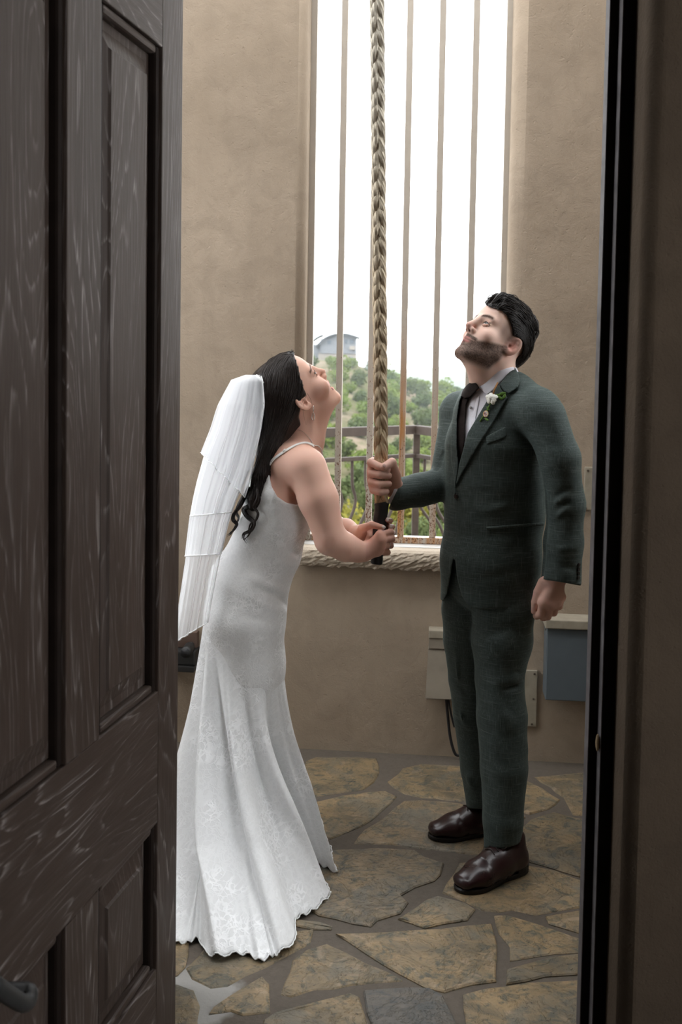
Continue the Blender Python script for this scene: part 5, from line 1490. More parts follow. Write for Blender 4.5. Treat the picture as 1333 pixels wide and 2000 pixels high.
def veil_layer(rows, hem_l, hem_r, depth, seed, pleat=11, amp=1.0):
    """rows: (py, x_left, x_right, half depth) centre lines; the sheet runs near edge -> back -> far edge"""
    rg = random.Random(seed); R = np.array(rows, float); NS, NTt = 150, 46
    V = np.zeros((NTt + 1, NS + 1, 3)); ph = [rg.uniform(0, 6.28) for _ in range(4)]
    for j in range(NTt + 1):
        for i in range(NS + 1):
            s = i / NS; sl = s
            ang = math.pi * (-.5 + s) # -90 near edge .. +90 far edge
            side = math.cos(ang)      # 0 at edges, 1 at back
            pe = hem_l * side + hem_r * (1 - side)
            t_ = j / NTt; py = rows[0][0] + (pe - rows[0][0]) * t_
            xl = np.interp(py, R[:, 0], R[:, 1]); xr = np.interp(py, R[:, 0], R[:, 2]); hd = np.interp(py, R[:, 0], R[:, 3])
            px = xr + (xl - xr) * side; dy = hd * math.sin(ang) + depth
            g = min(1, t_ * 2.2) ** .8
            f_ = math.sin(s * pleat * 6.283 + ph[0] + .8 * math.sin(t_ * 3 + ph[1])) + .6 * math.sin(s * pleat * 2.3 * 6.283 + ph[2]) + .5 * math.sin(s * 4 * 6.283 + ph[3] + t_ * 2)
            px += -f_ * 1.7 * g * amp * (.25 + .75 * side); dy += f_ * .006 * g * amp * (1.2 - side)
            V[j, i] = A3(v(px, py, dy))
    n = NS + 1; Vf = V.reshape(-1, 3); ii, jj = np.meshgrid(np.arange(NS), np.arange(NTt))
    Q = np.stack([jj * n + ii, (jj + 1) * n + ii, (jj + 1) * n + ii + 1, jj * n + ii + 1], -1).reshape(-1, 4)
    o = npmesh('tier', Vf, Q, MAT['tulle'], veil)
    edge = [Vector(p) for p in V[:, 0][::2]] + [Vector(p) for p in V[NTt]] + [Vector(p) for p in V[::-1, NS][::2]]
    tube('trim', edge, .0017, MAT['veil_trim'], o, 5)
    return o
rowsA = [(734, 482, 512, .075), (745, 462, 515, .098), (790, 440, 516, .118), (860, 417, 505, .118), (904, 404, 493, .115), (940, 395, 478, .11), (975, 387, 461, .115), (1020, 378, 446, .12), (1060, 370, 436, .125), (1100, 364, 427, .13), (1180, 352, 412, .14), (1260, 338, 400, .15)]
rowsB = [(733, 480, 511, .078), (744, 456, 514, .102), (790, 434, 516, .122), (860, 410, 505, .122), (904, 398, 493, .12), (940, 388, 478, .118), (975, 380, 462, .12), (1020, 372, 447, .125), (1100, 362, 428, .13)]
rowsC = [(732, 480, 510, .080), (742, 452, 513, .106), (790, 428, 517, .126), (840, 412, 510, .126), (890, 392, 499, .124), (950, 374, 486, .12), (1000, 362, 470, .12)]
veil_layer(rowsA, 1256, 1215, -.02, 1); veil_layer(rowsB, 1086, 1082, -.022, 2, 12); veil_layer([(a, b - 2, c_ - 1, d + .004) for a, b, c_, d in rowsB], 1008, 1000, -.024, 3, 9); veil_layer(rowsC, 884, 972, -.026, 4, 10)
comb = tube('comb', [surf(hb_, 503, 735, .004, -.05)[0], surf(hb_, 509, 741, .004, -.06)[0], surf(hb_, 515, 749, .004, -.07)[0]], .004, MAT['veil_trim'], veil, 8)

# ------------------------------------------------------------------ jewellery
e0 = A3(HB.w(.083, .004, -.030))
e1 = e0 + np.array([0, 0, -.022]); ea = empty('earring', e0); ea.parent = BR; ea.matrix_parent_inverse = world_of(BR).inverted()
tube('bar', [e0, (e0 + e1) / 2, e1], .0013, MAT['silver'], ea, 6)
loop = [Vector(e1 + np.array([.0042 * math.sin(a) * (1 if a < math.pi else 1), 0, -.011 + .011 * math.cos(a)])) for a in np.linspace(0, 2 * math.pi, 24)]
tube('drop', loop, .0010, MAT['silver'], ea, 6)
rc = A3(v(763, 1064, -.103)); rd = A3(v(763, 1064, -.103)) - A3(v(744, 1067, -.125)); rd /= np.linalg.norm(rd)
ux = np.cross(rd, [0, 0, 1]); ux /= np.linalg.norm(ux); uy = np.cross(rd, ux); rc = rc - rd * .009
tube('ring', [Vector(rc + .0108 * (ux * math.cos(a) + uy * math.sin(a))) for a in np.linspace(0, 2 * math.pi, 28)], .0013, MAT['silver'], BR, 6)
ba, bb2 = A3(v(703, 1077, -.121)), A3(v(690, 1073, -.128)); bd = ba - bb2; bd /= np.linalg.norm(bd); ux = np.cross(bd, [0, 0, 1]); ux /= np.linalg.norm(ux); uy = np.cross(bd, ux)
tube('bracelet', [Vector(ba + (.031 + .002 * math.sin(3 * a)) * (ux * math.cos(a) + uy * math.sin(a)) - bd * (.004 * math.sin(a))) for a in np.linspace(0, 2 * math.pi, 40)], .0009, MAT['silver'], BR, 5)
nk = [surf(bb_, a, b, .001, -.06)[0] for a, b in ((572, 838), (590, 842), (604, 855), (611, 868))]
tube('necklace', [Vector(q) for q in cat_rom([A3(q) for q in nk], 6)], .0007, MAT['silver'], BR, 5)
# ================================================================== GROOM
random.seed(17)
GR = empty('person', onfloor(960, 1690, 0.012)); tag(GR, 'bearded man in dark green suit gripping the rope and looking up', 'person')
SKG = (0.76, 0.53, 0.44)
MAT['skin_g'] = skin_mat('skin_light', SKG, .42)
HG = Head(False, 122.2, 35.0, -3.0, .965, (.468, 3.07, 1.624))
G = Field(); HG.into(G)
G.cone(HG.w(0, -.026, -.03), v(972, 752, .0), .058, .062, k=.03)
G.cone(HG.w(0, .03, -.075), v(945, 752, -.02), .036, .042, k=.03)
G.cone(v(972, 760, 0), v(972, 800, 0), .06, .07, k=.03)
G.chain([v(1040, 815, -.12), v(1095, 900, -.165), v(1105, 985, -.16), v(1092, 1125, -.15)], [.04, .04, .036, .028], k=.03)
G.chain([v(905, 812, .14), v(868, 945, .06), v(790, 960, -.025), v(780, 962, -.045)], [.04, .036, .030, .028], k=.02)
G.cone(v(1040, 815, -.12), v(905, 812, .14), .05, .05, k=.03)
G.echain([(v(968, 830, 0), (.10, .10)), (v(966, 1000, 0), (.10, .09)), (v(960, 1060, 0), (.09, .09))], k=.03)
# gripping hand: palm behind the rope, fingers wrap round the front, thumb locks over the index finger
gm = [v(729, 903, -.046), v(727, 921, -.042), v(728, 938, -.042), v(731, 954, -.046)]
gf = [[v(725, 903, -.090), v(741, 911, -.116), v(757, 919, -.114)], [v(727, 925, -.094), v(743, 928, -.1185), v(760, 929, -.112)], [v(727, 942, -.094), v(743, 946, -.1185), v(760, 945, -.111)], [v(730, 957, -.093), v(743, 961, -.116), v(755, 960, -.110)]]
hand(G, v(777, 958, -.050), gm, gf, [v(774, 950, -.062), v(772, 925, -.085), v(766, 903, -.110), v(750, 912, -.128)], rp=.0140, rf=(.0128, .0122, .0112, .0098), rt=(.0200, .0165, .0138, .0112), web=.018)
G.cone(v(770, 935, -.055), v(745, 930, -.030), .016, .014, k=.015)
# hanging hand: loose fist, back of the hand to us
hm = [v(1061, 1177, -.170), v(1075, 1182, -.166), v(1087, 1177, -.156), v(1096, 1166, -.145)]
hf = [[v(1057, 1200, -.160), v(1049, 1203, -.135), v(1046, 1190, -.120)], [v(1070, 1204, -.150), v(1062, 1206, -.126), v(1058, 1192, -.112)], [v(1082, 1196, -.140), v(1073, 1198, -.118), v(1070, 1186, -.106)], [v(1092, 1184, -.130), v(1083, 1186, -.110), v(1080, 1176, -.100)]]
hand(G, v(1082, 1132, -.150), hm, hf, [v(1062, 1138, -.150), v(1052, 1156, -.150), v(1046, 1176, -.148), v(1044, 1194, -.140)], rp=.0140, rf=(.0128, .0118, .0108, .0095), rt=(.0170, .0140, .0120, .0100), web=.022)
def sstep(x, a, b): t_ = np.clip((x - a) / (b - a), 0, 1); return t_ * t_ * (3 - 2 * t_)
def groom_col(X):
    n = len(X); C = np.tile(np.array(SKG), (n, 1)); L = HG.loc(X); ax = np.abs(L[:, 0]); M_ = np.stack([ax, L[:, 1], L[:, 2]], 1); hd = (np.abs(L) < .17).all(1)
    rg = np.random.default_rng(4); nz = rg.random(n)
    paint(C, hd * lobe(M_, (.044, .066, -.024), (.022, .03, .018)) * .40, (.64, .31, .25))
    paint(C, hd * lobe(M_, (0, .117, -.018), (.016, .018, .016)) * .65, (.60, .25, .21))
    paint(C, hd * lobe(M_, (.0785, -.012, -.002), (.02, .022, .036)) * .75, (.66, .22, .18))
    # close beard
    zl = -.047 + np.clip(.085 - L[:, 1], -.02, .09) * .50
    m = sstep(zl - L[:, 2], -.003, .010) * sstep(L[:, 2], -.135, -.110) * sstep(L[:, 1], -.012, .006) * (ax < .09)
    under = 1 - sstep(-(L[:, 2] + .095) - (L[:, 1] - .02) * .25, .0, .022)
    m = m * np.maximum(under, .0)
    mz = L[:, 2] + .0497 + ax * .16; mus = sstep(mz, -.003, .001) * (1 - sstep(mz, .009, .0135)) * (1 - sstep(ax, .030, .040)) * (L[:, 1] > .06)
    side = lobe(M_, (.074, .006, .012), (.02, .012, .022)) * .75
    gap = lobe(M_, (.010, .10, -.071), (.010, .02, .003)) * .3
    bm_ = np.clip(np.maximum(np.maximum(m, mus), side) - gap, 0, 1)
    paint(C, hd * np.clip(bm_ * (.74 + .24 * nz), 0, .95), (.070, .054, .047))
    lip = np.maximum(lobe(M_, (.005, .101, -.0532), (.017, .012, .0040)), lobe(M_, (.005, .099, -.0640), (.016, .012, .0055)))
    paint(C, hd * np.clip(lip * 1.7 - .3, 0, .95), (.56, .24, .22))
    paint(C, hd * lobe(M_, (.0, .104, -.0583), (.024, .016, .0014)) * .8, (.16, .05, .045))
    br = gs(L[:, 2] - (.0320 + .0045 * np.sin((ax - .010) / .040 * 2.9)), .0058) * sstep(ax, .008, .014) * (1 - sstep(ax, .046, .054)) * (L[:, 1] > .05)
    paint(C, hd * np.clip(br * 1.2 * (.8 + .3 * nz), 0, .93), (.035, .024, .02))
    paint(C, hd * np.clip(lobe(M_, (.034, .096, .0172), (.0125, .016, .0020)) * 1.3 - .25, 0, .9), (.05, .03, .025))
    paint(C, hd * np.clip(lobe(M_, (.034, .096, .0048), (.012, .016, .0016)) - .3, 0, .5), (.30, .15, .12))
    paint(C, hd * lobe(M_, (.018, .09, .012), (.008, .02, .008)) * .35, (.42, .22, .18))
    paint(C, hd * np.clip(lobe(M_, (.0062, .1075, -.0315), (.0038, .0068, .0042)) * 1.3, 0, .92), (.10, .035, .03))
    # fade of the cropped sides
    fade = sstep(L[:, 2], -.02, .02) * (1 - sstep(L[:, 1], .035 + .1 * 0, .058)) * sstep(ax, .04, .06)
    paint(C, hd * fade * .62, (.11, .075, .06))
    hnd = ((to_px(X)[1] > 880) & (to_px(X)[0] < 800)) | (to_px(X)[1] > 1110)
    paint(C, hnd * .5, (.56, .29, .225))
    for q in [v(761, 928, -.121), v(761, 944, -.121), v(756, 960, -.119)]:
        paint(C, np.clip(1.6 * np.exp(-(((X - A3(q)) ** 2).sum(1)) / .0055 ** 2) - .3, 0, .8), (.72, .46, .40))
    paint(C, np.clip(1.8 * np.exp(-(((X - A3(v(752, 909, -.138))) ** 2).sum(1)) / .0075 ** 2) - .3, 0, .8), (.72, .46, .40))
    return C
lo, hi = bbox([v(700, 590, -.22), v(1125, 590, .22), v(700, 1280, -.22), v(1125, 1280, .22)], .02)
groom_body = body('body', G, lo, hi, .0029, MAT['skin_g'], GR, groom_col, 1)
eyes(HG, GR, (-.22, .92, .33), (.10, .09, .075), (.55, .32, .25))
gb_ = bvh_of(groom_body)
MAT['nail_g'] = plain('fingernail', (.66, .44, .38), .25)
for (q, al) in (((751, 909, -.1385), (-1, 0, -.3)), ((763, 928.5, -.1160), (1, 0, 0)), ((763, 944.5, -.1150), (1, 0, 0)), ((757, 960, -.1150), (1, 0, 0))):
    nail(v(*q), (.25, -1, .2) if q[1] < 915 else (.75, -.7, .1), al, (.0058, .0062, .0022), MAT['nail_g'], GR)

# ------------------------------------------------------------------ suit cloth
def suiting(name, c1, c2, slub):
    t = NT(name)
    a = t.noise(t.coord(scale=(30, 30, 900)), 1.0, 2, .6); b = t.noise(t.coord(scale=(700, 700, 22)), 1.0, 2, .6)
    a2 = t.ramp(t.noise(t.coord(scale=(14, 14, 520)), 1.0, 2, .55), [(.58, 0.0), (.72, 1.0)]); b2 = t.ramp(t.noise(t.coord(scale=(420, 420, 9)), 1.0, 2, .55), [(.58, 0.0), (.72, 1.0)])
    w = t.math('MULTIPLY', t.math('ADD', a, b), .5)
    c = t.mix(t.ramp(w, [(.36, 0.0), (.64, 1.0)]), c1, c2)
    c = t.mix(t.math('MULTIPLY', t.math('MAXIMUM', a2, b2), .55), c, slub)
    t.col(c); t.rough(.75); t.set(Specular_IOR_Level=.22, Sheen_Weight=.10); t.b.inputs['Sheen Tint'].default_value = (.6, .8, .75, 1)
    t.nrm(t.bump(w, .35, .0015)); return t.m
MAT['suit'] = suiting('green_slub_suiting', (.027, .038, .036), (.066, .086, .081), (.15, .18, .17))
MAT['shirt'] = plain('white_shirt', (.74, .73, .80), .6, 0, .03)
MAT['tie'] = plain('brown_tie_silk', (.016, .011, .010), .7, 0, .25, 200, spec=.08)
MAT['button'] = plain('dark_horn_button', (.015, .014, .013), .3)
TORG = [((970, 815, 0), (.125, .115)), ((967, 870, 0), (.148, .142)), ((968, 940, 0), (.152, .140)), ((967, 1000, 0), (.150, .134)), ((959, 1090, 0), (.152, .145)), ((953, 1215, 0), (.150, .150))]
def gnodes(g): return [(v(*p), (r[0] + g, r[1] + g)) for p, r in TORG]
J = Field()
J.echain(gnodes(0), k=.03)
J.cone(v(1046, 805, -.125), v(900, 803, .135), .066, .066, k=.03)
J.cone(v(1000, 770, -.03), v(962, 772, .05), .070, .066, k=.04)
J.cone(v(1005, 765, -.02), v(1052, 796, -.12), .050, .058, k=.03)
J.chain([v(1064, 818, -.145), v(1094, 895, -.170), v(1106, 985, -.160)], [.066, .058, .0545], k=.02)
J.chain([v(1106, 985, -.160), v(1101, 1060, -.152), v(1096, 1142, -.150)], [.0545, .0560, .0600], k=.02)
J.chain([v(897, 812, .145), v(873, 938, .060)], [.060, .054], k=.02)
J.chain([v(872, 944, .055), v(820, 957, .005), v(774, 966, -.040)], [.054, .0505, .0500], k=.015)
# creases and drape
gf_ = lambda pts, a, w: J.fold([v(*q) for q in pts], a * 1.35, w)
gf_([(1020, 757, -.13), (1011, 800, -.19), (1012, 850, -.20), (1022, 900, -.19), (1040, 950, -.17)], -.005, .006)
gf_([(1062, 960, -.17), (1062, 1050, -.16), (1060, 1130, -.15)], -.014, .012)
for q in range(5):
    y = 955 + q * 13; gf_([(1076 + q * 2, y + 20, -.21), (1105, y + 2, -.215), (1136, y - 14 + q * 3, -.18)], .006 if q % 2 else -.005, .008)
gf_([(1055, 850, -.215), (1090, 905, -.225), (1120, 930, -.20)], .004, .012); gf_([(1040, 800, -.20), (1080, 850, -.215)], -.003, .012)
for (a, b, s) in (((1075, 880), (1118, 895), 1), ((1078, 915), (1125, 918), -1), ((1080, 1075), (1130, 1068), 1), ((1080, 1100), (1128, 1112), -1)): gf_([(*a, -.22), (*b, -.20)], .004 * s, .010)
for (a, b, s) in (((800, 940), (850, 985), 1), ((815, 930), (862, 975), -1), ((835, 928), (872, 955), 1), ((785, 945), (800, 990), -1), ((862, 830), (850, 890), 1), ((880, 850), (850, 930), -1), ((872, 870), (845, 915), 1)): gf_([(*a, -.04 + (a[0] - 780) * .0010), (*b, -.05 + (b[0] - 780) * .0010)], .006 * s, .008)
gf_([(889, 968, -.11), (888, 1030, -.12), (887, 1095, -.12)], -.005, .005)
gf_([(905, 985, -.13), (950, 1000, -.15), (1000, 985, -.15)], .004, .014); gf_([(900, 965, -.13), (960, 960, -.15)], -.003, .012); gf_([(1030, 1010, -.13), (1010, 1080, -.15), (1020, 1150, -.14)], -.005, .016); gf_([(960, 1060, -.15), (1050, 1050, -.11)], .003, .018); gf_([(940, 1130, -.15), (1030, 1110, -.13)], -.003, .016)
gf_([(1026, 1000, -.14), (1027, 1060, -.14), (1024, 1180, -.14)], -.002, .004)
# openings: front V, neck, hem and cuffs
VN = [(1004, 716), (979, 752), (950, 788), (914, 848), (897, 908), (893, 906), (892, 870), (893, 820), (897, 785), (908, 752), (921, 730), (960, 700)]
J.prism(VN, -9, .03, k=.002)
J.prism([(880, 660), (1012, 690), (1012, 727), (1003, 722), (985, 730), (960, 735), (930, 750), (905, 752), (880, 740)], -9, 9, k=.002)
HEMJ = [(800, 1160), (853, 1160), (858, 1170), (866, 1174), (873, 1163), (880, 1130), (886, 1092), (889, 1092), (894, 1130), (902, 1162), (913, 1181), (932, 1190), (990, 1189), (1046, 1185), (1053, 1178), (1056, 1160), (1058, 1131), (1097, 1137), (1134, 1144), (1160, 1146), (1160, 1420), (800, 1420)]
J.prism(HEMJ, k=.002)
J.prism([(700, 900), (770, 918), (783, 930), (780, 945), (772, 965), (758, 996), (752, 1010), (700, 1010)], -9, 9, k=.002)
lo, hi = bbox([v(740, 690, -.27), v(1160, 690, .24), v(740, 1220, -.27), v(1160, 1220, .24)], .0)
jacket = body('jacket', J, lo, hi, .0038, MAT['suit'], GR, None, 2)
jb_ = bvh_of(jacket)
# shirt front, collar, cuffs, tie
S_ = Field(); S_.echain(gnodes(-.013)[:4], k=.03); S_.cone(v(1046, 805, -.125), v(900, 803, .135), .050, .050, k=.03); S_.cone(v(1000, 772, -.03), v(962, 774, .05), .058, .058, k=.04)
S_.cone(v(966, 775, -.01), v(972, 736, .0), .070, .0655, k=.03)
S_.prism([(800, 600), (1100, 600), (1100, 700), (1004, 716), (985, 720), (955, 729), (927, 741), (918, 736), (905, 728), (800, 700)], k=.002)
S_.prism([(800, 935), (1200, 935), (1200, 1500), (800, 1500)], k=.002)
lo, hi = bbox([v(870, 700, -.2), v(1060, 700, .2), v(870, 945, -.2), v(1060, 945, .2)], .0)
shirt = body('shirt', S_, lo, hi, .0036, MAT['shirt'], GR, None, 1)
SF = lambda X: S_.ev(X)
panel_on('collar', SF, [(1004, 716), (985, 719), (955, 728), (926, 741), (929, 750), (939, 760), (952, 772), (962, 764), (978, 746), (992, 733), (1008, 727)], MAT['shirt'], shirt, -.2, -.0, lift=.007, h=.0026)
panel_on('collar', SF, [(926, 741), (920, 734), (908, 740), (905, 752), (912, 762), (919, 757), (926, 751)], MAT['shirt'], shirt, -.2, .12, lift=.007, h=.0026)
panel_on('placket', SF, [(939, 772), (934, 800), (926, 840), (918, 860), (912, 857), (920, 825), (929, 790), (931, 774)], MAT['shirt'], shirt, -.2, .05, lift=.0025, h=.0024, it=5)
tie = panel_on('tie', SF, [(905, 768), (918, 772), (911, 790), (910, 815), (909, 850), (906, 890), (898, 913), (891, 905), (891, 850), (894, 800), (899, 780)], MAT['tie'], GR, -.2, .1, lift=.011, h=.0026, it=5)
panel_on('tie_knot', SF, [(904, 762), (912, 752), (922, 744), (930, 747), (937, 757), (928, 767), (918, 776), (908, 779), (901, 773)], MAT['tie'], tie, -.2, .08, lift=.019, h=.0026, it=5)
bt = surf(bvh_of(shirt), 922, 797, .005, -.1); bm = bmesh.new(); bmesh.ops.create_uvsphere(bm, u_segments=10, v_segments=6, radius=.0045, matrix=Matrix.Translation(bt[0])); bmobj('button', bm, MAT['ledge'], shirt, True)
CF = Field(); CF.cone(v(800, 957, -.015), v(774, 963, -.048), .037, .039, k=.01); CF.prism([(700, 900), (764, 920), (777, 934), (774, 945), (766, 966), (752, 985), (735, 1010), (700, 1010)], k=.002)
lo, hi = bbox([v(745, 920, -.12), v(815, 920, .04), v(745, 1005, -.12), v(815, 1005, .04)], .0)
cuff = body('shirt_cuff', CF, lo, hi, .0026, MAT['shirt'], shirt, None, 1)
# lapels and collar of the jacket: separate cloth lying on the front
JF_ = Field(); JF_.p = [q for q in J.p if q[0] == 'u']
JF = lambda X: JF_.ev(X)
panel_on('lapel', JF, [(992, 777), (964, 826), (933, 874), (905, 922), (889, 954), (888, 968), (893, 935), (898, 905), (914, 846), (950, 786), (975, 752), (982, 763)], MAT['suit'], jacket, -.3, .0, lift=.008, h=.0030)
panel_on('lapel_collar', JF, [(1006, 716), (1014, 732), (1016, 744), (1012, 757), (995, 769), (984, 764), (976, 752), (990, 733), (1002, 719)], MAT['suit'], jacket, -.3, .06, lift=.009, h=.0030)
panel_on('lapel', JF, [(905, 752), (897, 772), (886, 800), (881, 850), (882, 900), (888, 935), (889, 955), (893, 935), (896, 907), (893, 870), (893, 820), (898, 785), (910, 752)], MAT['suit'], jacket, -.25, .12, lift=.008, h=.0024, it=3)
panel_on('breast_pocket', JF, [(949, 853), (988, 833), (991, 850), (987, 855), (952, 868)], MAT['suit'], jacket, -.3, .0, lift=.0035, h=.0026)
panel_on('pocket_flap', JF, [(950, 1029), (1000, 1025), (1063, 1020), (1063, 1026), (1000, 1031), (951, 1035)], MAT['suit'], jacket, -.3, .05, lift=.0045, h=.0026)
def button(px, py, r, bvh, parent, lift=.004):
    p, n_ = surf(bvh, px, py, lift, -.1); q = n_.to_track_quat('Z', 'Y').to_matrix().to_4x4()
    bm = bmesh.new(); bmesh.ops.create_cone(bm, segments=16, radius1=r, radius2=r * .86, depth=.004, cap_ends=True, matrix=Matrix.Translation(p) @ q)
    bmesh.ops.create_cone(bm, segments=12, radius1=r * .5, radius2=r * .5, depth=.001, cap_ends=True, matrix=Matrix.Translation(p + n_ * .0016) @ q); bmobj('button', bm, MAT['button'], parent)
button(894, 969, .0085, jb_, jacket, .006)
for k in range(4): button(1130.5 - k * .4, 1103 + k * 8.5, .0060, jb_, jacket, .002)
# trousers
Tr = Field()
Tr.echain([(v(955, 1080, 0), (.125, .120)), (v(954, 1125, 0), (.130, .118))], k=.03)
Tr.echain([(v(984, 1130, -.040), (.090, .098)), (v(984, 1190, -.045), (.094, .098)), (v(981, 1250, -.055), (.093, .095)), (v(976, 1325, -.060), (.0735, .084)), (v(981, 1400, -.080), (.0765, .078)), (v(985, 1500, -.100), (.0710, .074)), (v(983, 1600, -.118), (.060, .068)), (v(983, 1672, -.126), (.056, .064))], k=.012)
Tr.echain([(v(916, 1130, .05), (.080, .09)), (v(913, 1190, .06), (.080, .09)), (v(915, 1250, .07), (.078, .09)), (v(921, 1325, .085), (.072, .08)), (v(929, 1400, .10), (.070, .074)), (v(940, 1500, .115), (.066, .070)), (v(950, 1592, .12), (.059, .066))], k=.010)
tf = lambda pts, a, w: Tr.fold([v(*q) for q in pts], a * 1.5, w)
tf([(940, 1200, -.13), (932, 1300, -.13), (934, 1420, -.150), (944, 1560, -.17), (950, 1650, -.175)], .007, .006)
tf([(962, 1360, -.14), (985, 1400, -.145), (1008, 1440, -.13), (1026, 1470, -.09)], .010, .016); tf([(975, 1330, -.14), (1000, 1325, -.13), (1020, 1316, -.10)], .011, .011); tf([(985, 1345, -.14), (1012, 1338, -.12)], -.009, .010); tf([(1005, 1310, -.13), (1022, 1325, -.09)], -.010, .008); tf([(990, 1385, -.14), (1020, 1420, -.11)], -.007, .014)
tf([(960, 1440, -.16), (1000, 1500, -.14), (1022, 1540, -.11)], .005, .016); tf([(950, 1500, -.145), (980, 1560, -.14)], -.004, .016); tf([(945, 1240, -.14), (1000, 1225, -.14)], -.004, .016)
tf([(1026, 1200, -.10), (1022, 1260, -.10), (1013, 1310, -.11)], -.004, .004)
tf([(895, 1200, -.01), (893, 1320, .01), (905, 1450, .03), (916, 1570, .05)], .006, .006); tf([(885, 1380, .03), (915, 1420, .03)], .006, .012); tf([(895, 1500, .05), (925, 1540, .06)], .005, .014); tf([(880, 1330, .02), (912, 1350, .01)], -.005, .010)
Tr.prism([(800, 1576), (905, 1578), (940, 1581), (943, 1640), (945, 1656), (985, 1657), (1010, 1650), (1024, 1640), (1100, 1635), (1100, 1800), (800, 1800)], -9, .02, k=.002)
Tr.prism([(800, 1577), (910, 1579), (1000, 1582), (1100, 1582), (1100, 1800), (800, 1800)], .0, 9, k=.002)
Tr.prism([(800, 1000), (1100, 1000), (1100, 1085), (800, 1085)], k=.002)
lo, hi = bbox([v(840, 1080, -.2), v(1060, 1080, .23), v(840, 1680, -.2), v(1060, 1680, .23)], .0)
trousers = body('trousers', Tr, lo, hi, .0042, MAT['suit'], GR, None, 1)
# ------------------------------------------------------------------ shoes
t = NT('burgundy_leather'); f = t.noise(t.coord(), 30, 4); t.col(t.mix(f, (.012, .004, .0045), (.028, .008, .009))); t.rough(t.ramp(f, [(.3, .26), (.8, .36)])); t.set(Specular_IOR_Level=.4, Coat_Weight=.15, Coat_Roughness=.2); t.nrm(t.bump(t.noise(t.coord(), 300, 2), .04, .0006)); MAT['leather'] = t.m
MAT['sole'] = plain('black_sole', (.012, .010, .009), .4); MAT['lace_dark'] = plain('dark_shoelace', (.02, .012, .010), .7)
def shoe(heel, toe, L, label):
    heel = Vector(heel); toe = Vector(toe); fw = (toe - heel); fw.z = 0; fw.normalize(); sd = Vector((fw.y, -fw.x, 0)); z0 = .0135
    Mx = Matrix(((sd.x, fw.x, 0, heel.x), (sd.y, fw.y, 0, heel.y), (0, 0, 1, z0), (0, 0, 0, 1)))
    w = lambda x, y, z: A3(Mx @ Vector((x, y, z)))
    k = L / .30; K = Field()
    vs_ = tuple(sd)
    K.echain([(w(0, .038 * k, .044), (.038, .035)), (w(0, .12 * k, .044), (.042, .038)), (w(0, .20 * k, .034), (.030, .0455)), (w(.002, .272 * k, .027), (.020, .037))], k=.035, vax=vs_)
    K.cone(w(0, .045 * k, .045), w(0, .050 * k, .105), .036, .034, k=.02); K.cone(w(0, .085 * k, .065), w(0, .14 * k, .052), .030, .030, k=.04)
    K.add((lambda X: (z0 + .013) - X[:, 2], None, None), .003, 'i')
    # stitched quarters and vamp line
    K.fold([w(.03, .10 * k, .07), w(.042, .13 * k, .045), w(.044, .15 * k, .03)], -.0022, .0022); K.fold([w(-.03, .10 * k, .07), w(-.042, .13 * k, .045), w(-.044, .15 * k, .03)], -.0022, .0022)
    K.fold([w(.022, .165 * k, .085), w(.03, .13 * k, .075), w(.03, .10 * k, .07)], -.0022, .0022); K.fold([w(-.022, .165 * k, .085), w(-.03, .13 * k, .075), w(-.03, .10 * k, .07)], -.0022, .0022)
    K.fold([w(-.04, .19 * k, .06), w(0, .185 * k, .075), w(.04, .19 * k, .06)], -.0016, .006)
    K.prism([(800, 1400), (1100, 1400), (1100, 1560), (800, 1560)], k=.002)
    P_ = [w(sx * .06, y, z) for sx in (-1, 1) for y in (-.02, L + .02) for z in (0, .14)]
    lo, hi = bbox(P_, .005); root = body('shoe', K, lo, hi, .0028, MAT['leather'], GR, None, 5)
    tag(root, label)
    out = [(0, -.002), (.022, .004), (.034, .03), (.034, .08), (.031, .12), (.040, .17), (.0475, .215), (.043, .255), (.027, .285), (.004, .295), (-.020, .286), (-.039, .256), (-.0465, .215), (-.041, .17), (-.033, .12), (-.035, .08), (-.034, .03), (-.022, .004)]
    oc = cat_rom([np.array((a, b * k, 0.)) for a, b in out], 3, True); n = len(oc); V = []; F = []
    for z in (0, .003, .010, .0135):
        s_ = .97 if z in (0, .0135) else 1.0; V += [Mx @ Vector((q[0] * s_, (q[1] - .15 * k) * s_ + .15 * k, z if q[1] > .085 * k or z > .008 else z)) for q in oc]
    for a in range(3):
        for q in range(n): F.append((a * n + q, a * n + (q + 1) % n, (a + 1) * n + (q + 1) % n, (a + 1) * n + q))
    F.append(tuple(range(n - 1, -1, -1))); F.append(tuple(3 * n + q for q in range(n)))
    pyd('sole', V, F, MAT['sole'], root)
    hq = [q for q in oc if q[1] < .075 * k]; hb = [Mx @ Vector((q[0] * 1.02, q[1], z)) for z in (.0137, .024) for q in (hq[len(hq) // 2:] + hq[:len(hq) // 2])]
    m = len(hq); pyd('heel', hb, [(q, (q + 1) % m, m + (q + 1) % m, m + q) for q in range(m)] + [tuple(range(m - 1, -1, -1)), tuple(m + q for q in range(m))], MAT['sole'], root)
    sb = bvh_of(root); lc = []
    for i in range(3):
        yy = (.120 + i * .017) * k
        pp = []
        for x in (-.020, -.010, 0, .010, .020):
            h = sb.ray_cast(Vector(w(x, yy + abs(x) * .2, .2)), Vector((0, 0, -1))); pp.append((h[0] + Vector((0, 0, .002))) if h[0] else Vector(w(x, yy, .085)))
        lc.append(tube_data(pp, .0017, 5))
    c0 = Vector(w(0, .118 * k, .102))
    for sx in (-1, 1):
        lc.append(tube_data([Vector(q) for q in cat_rom([A3(c0), w(sx * .016, .112 * k, .112), w(sx * .030, .118 * k, .104), w(sx * .020, .126 * k, .098), A3(c0)], 5)], .0014, 5))
    pyd('laces', *merge(lc), MAT['lace_dark'], root, True)
    return root
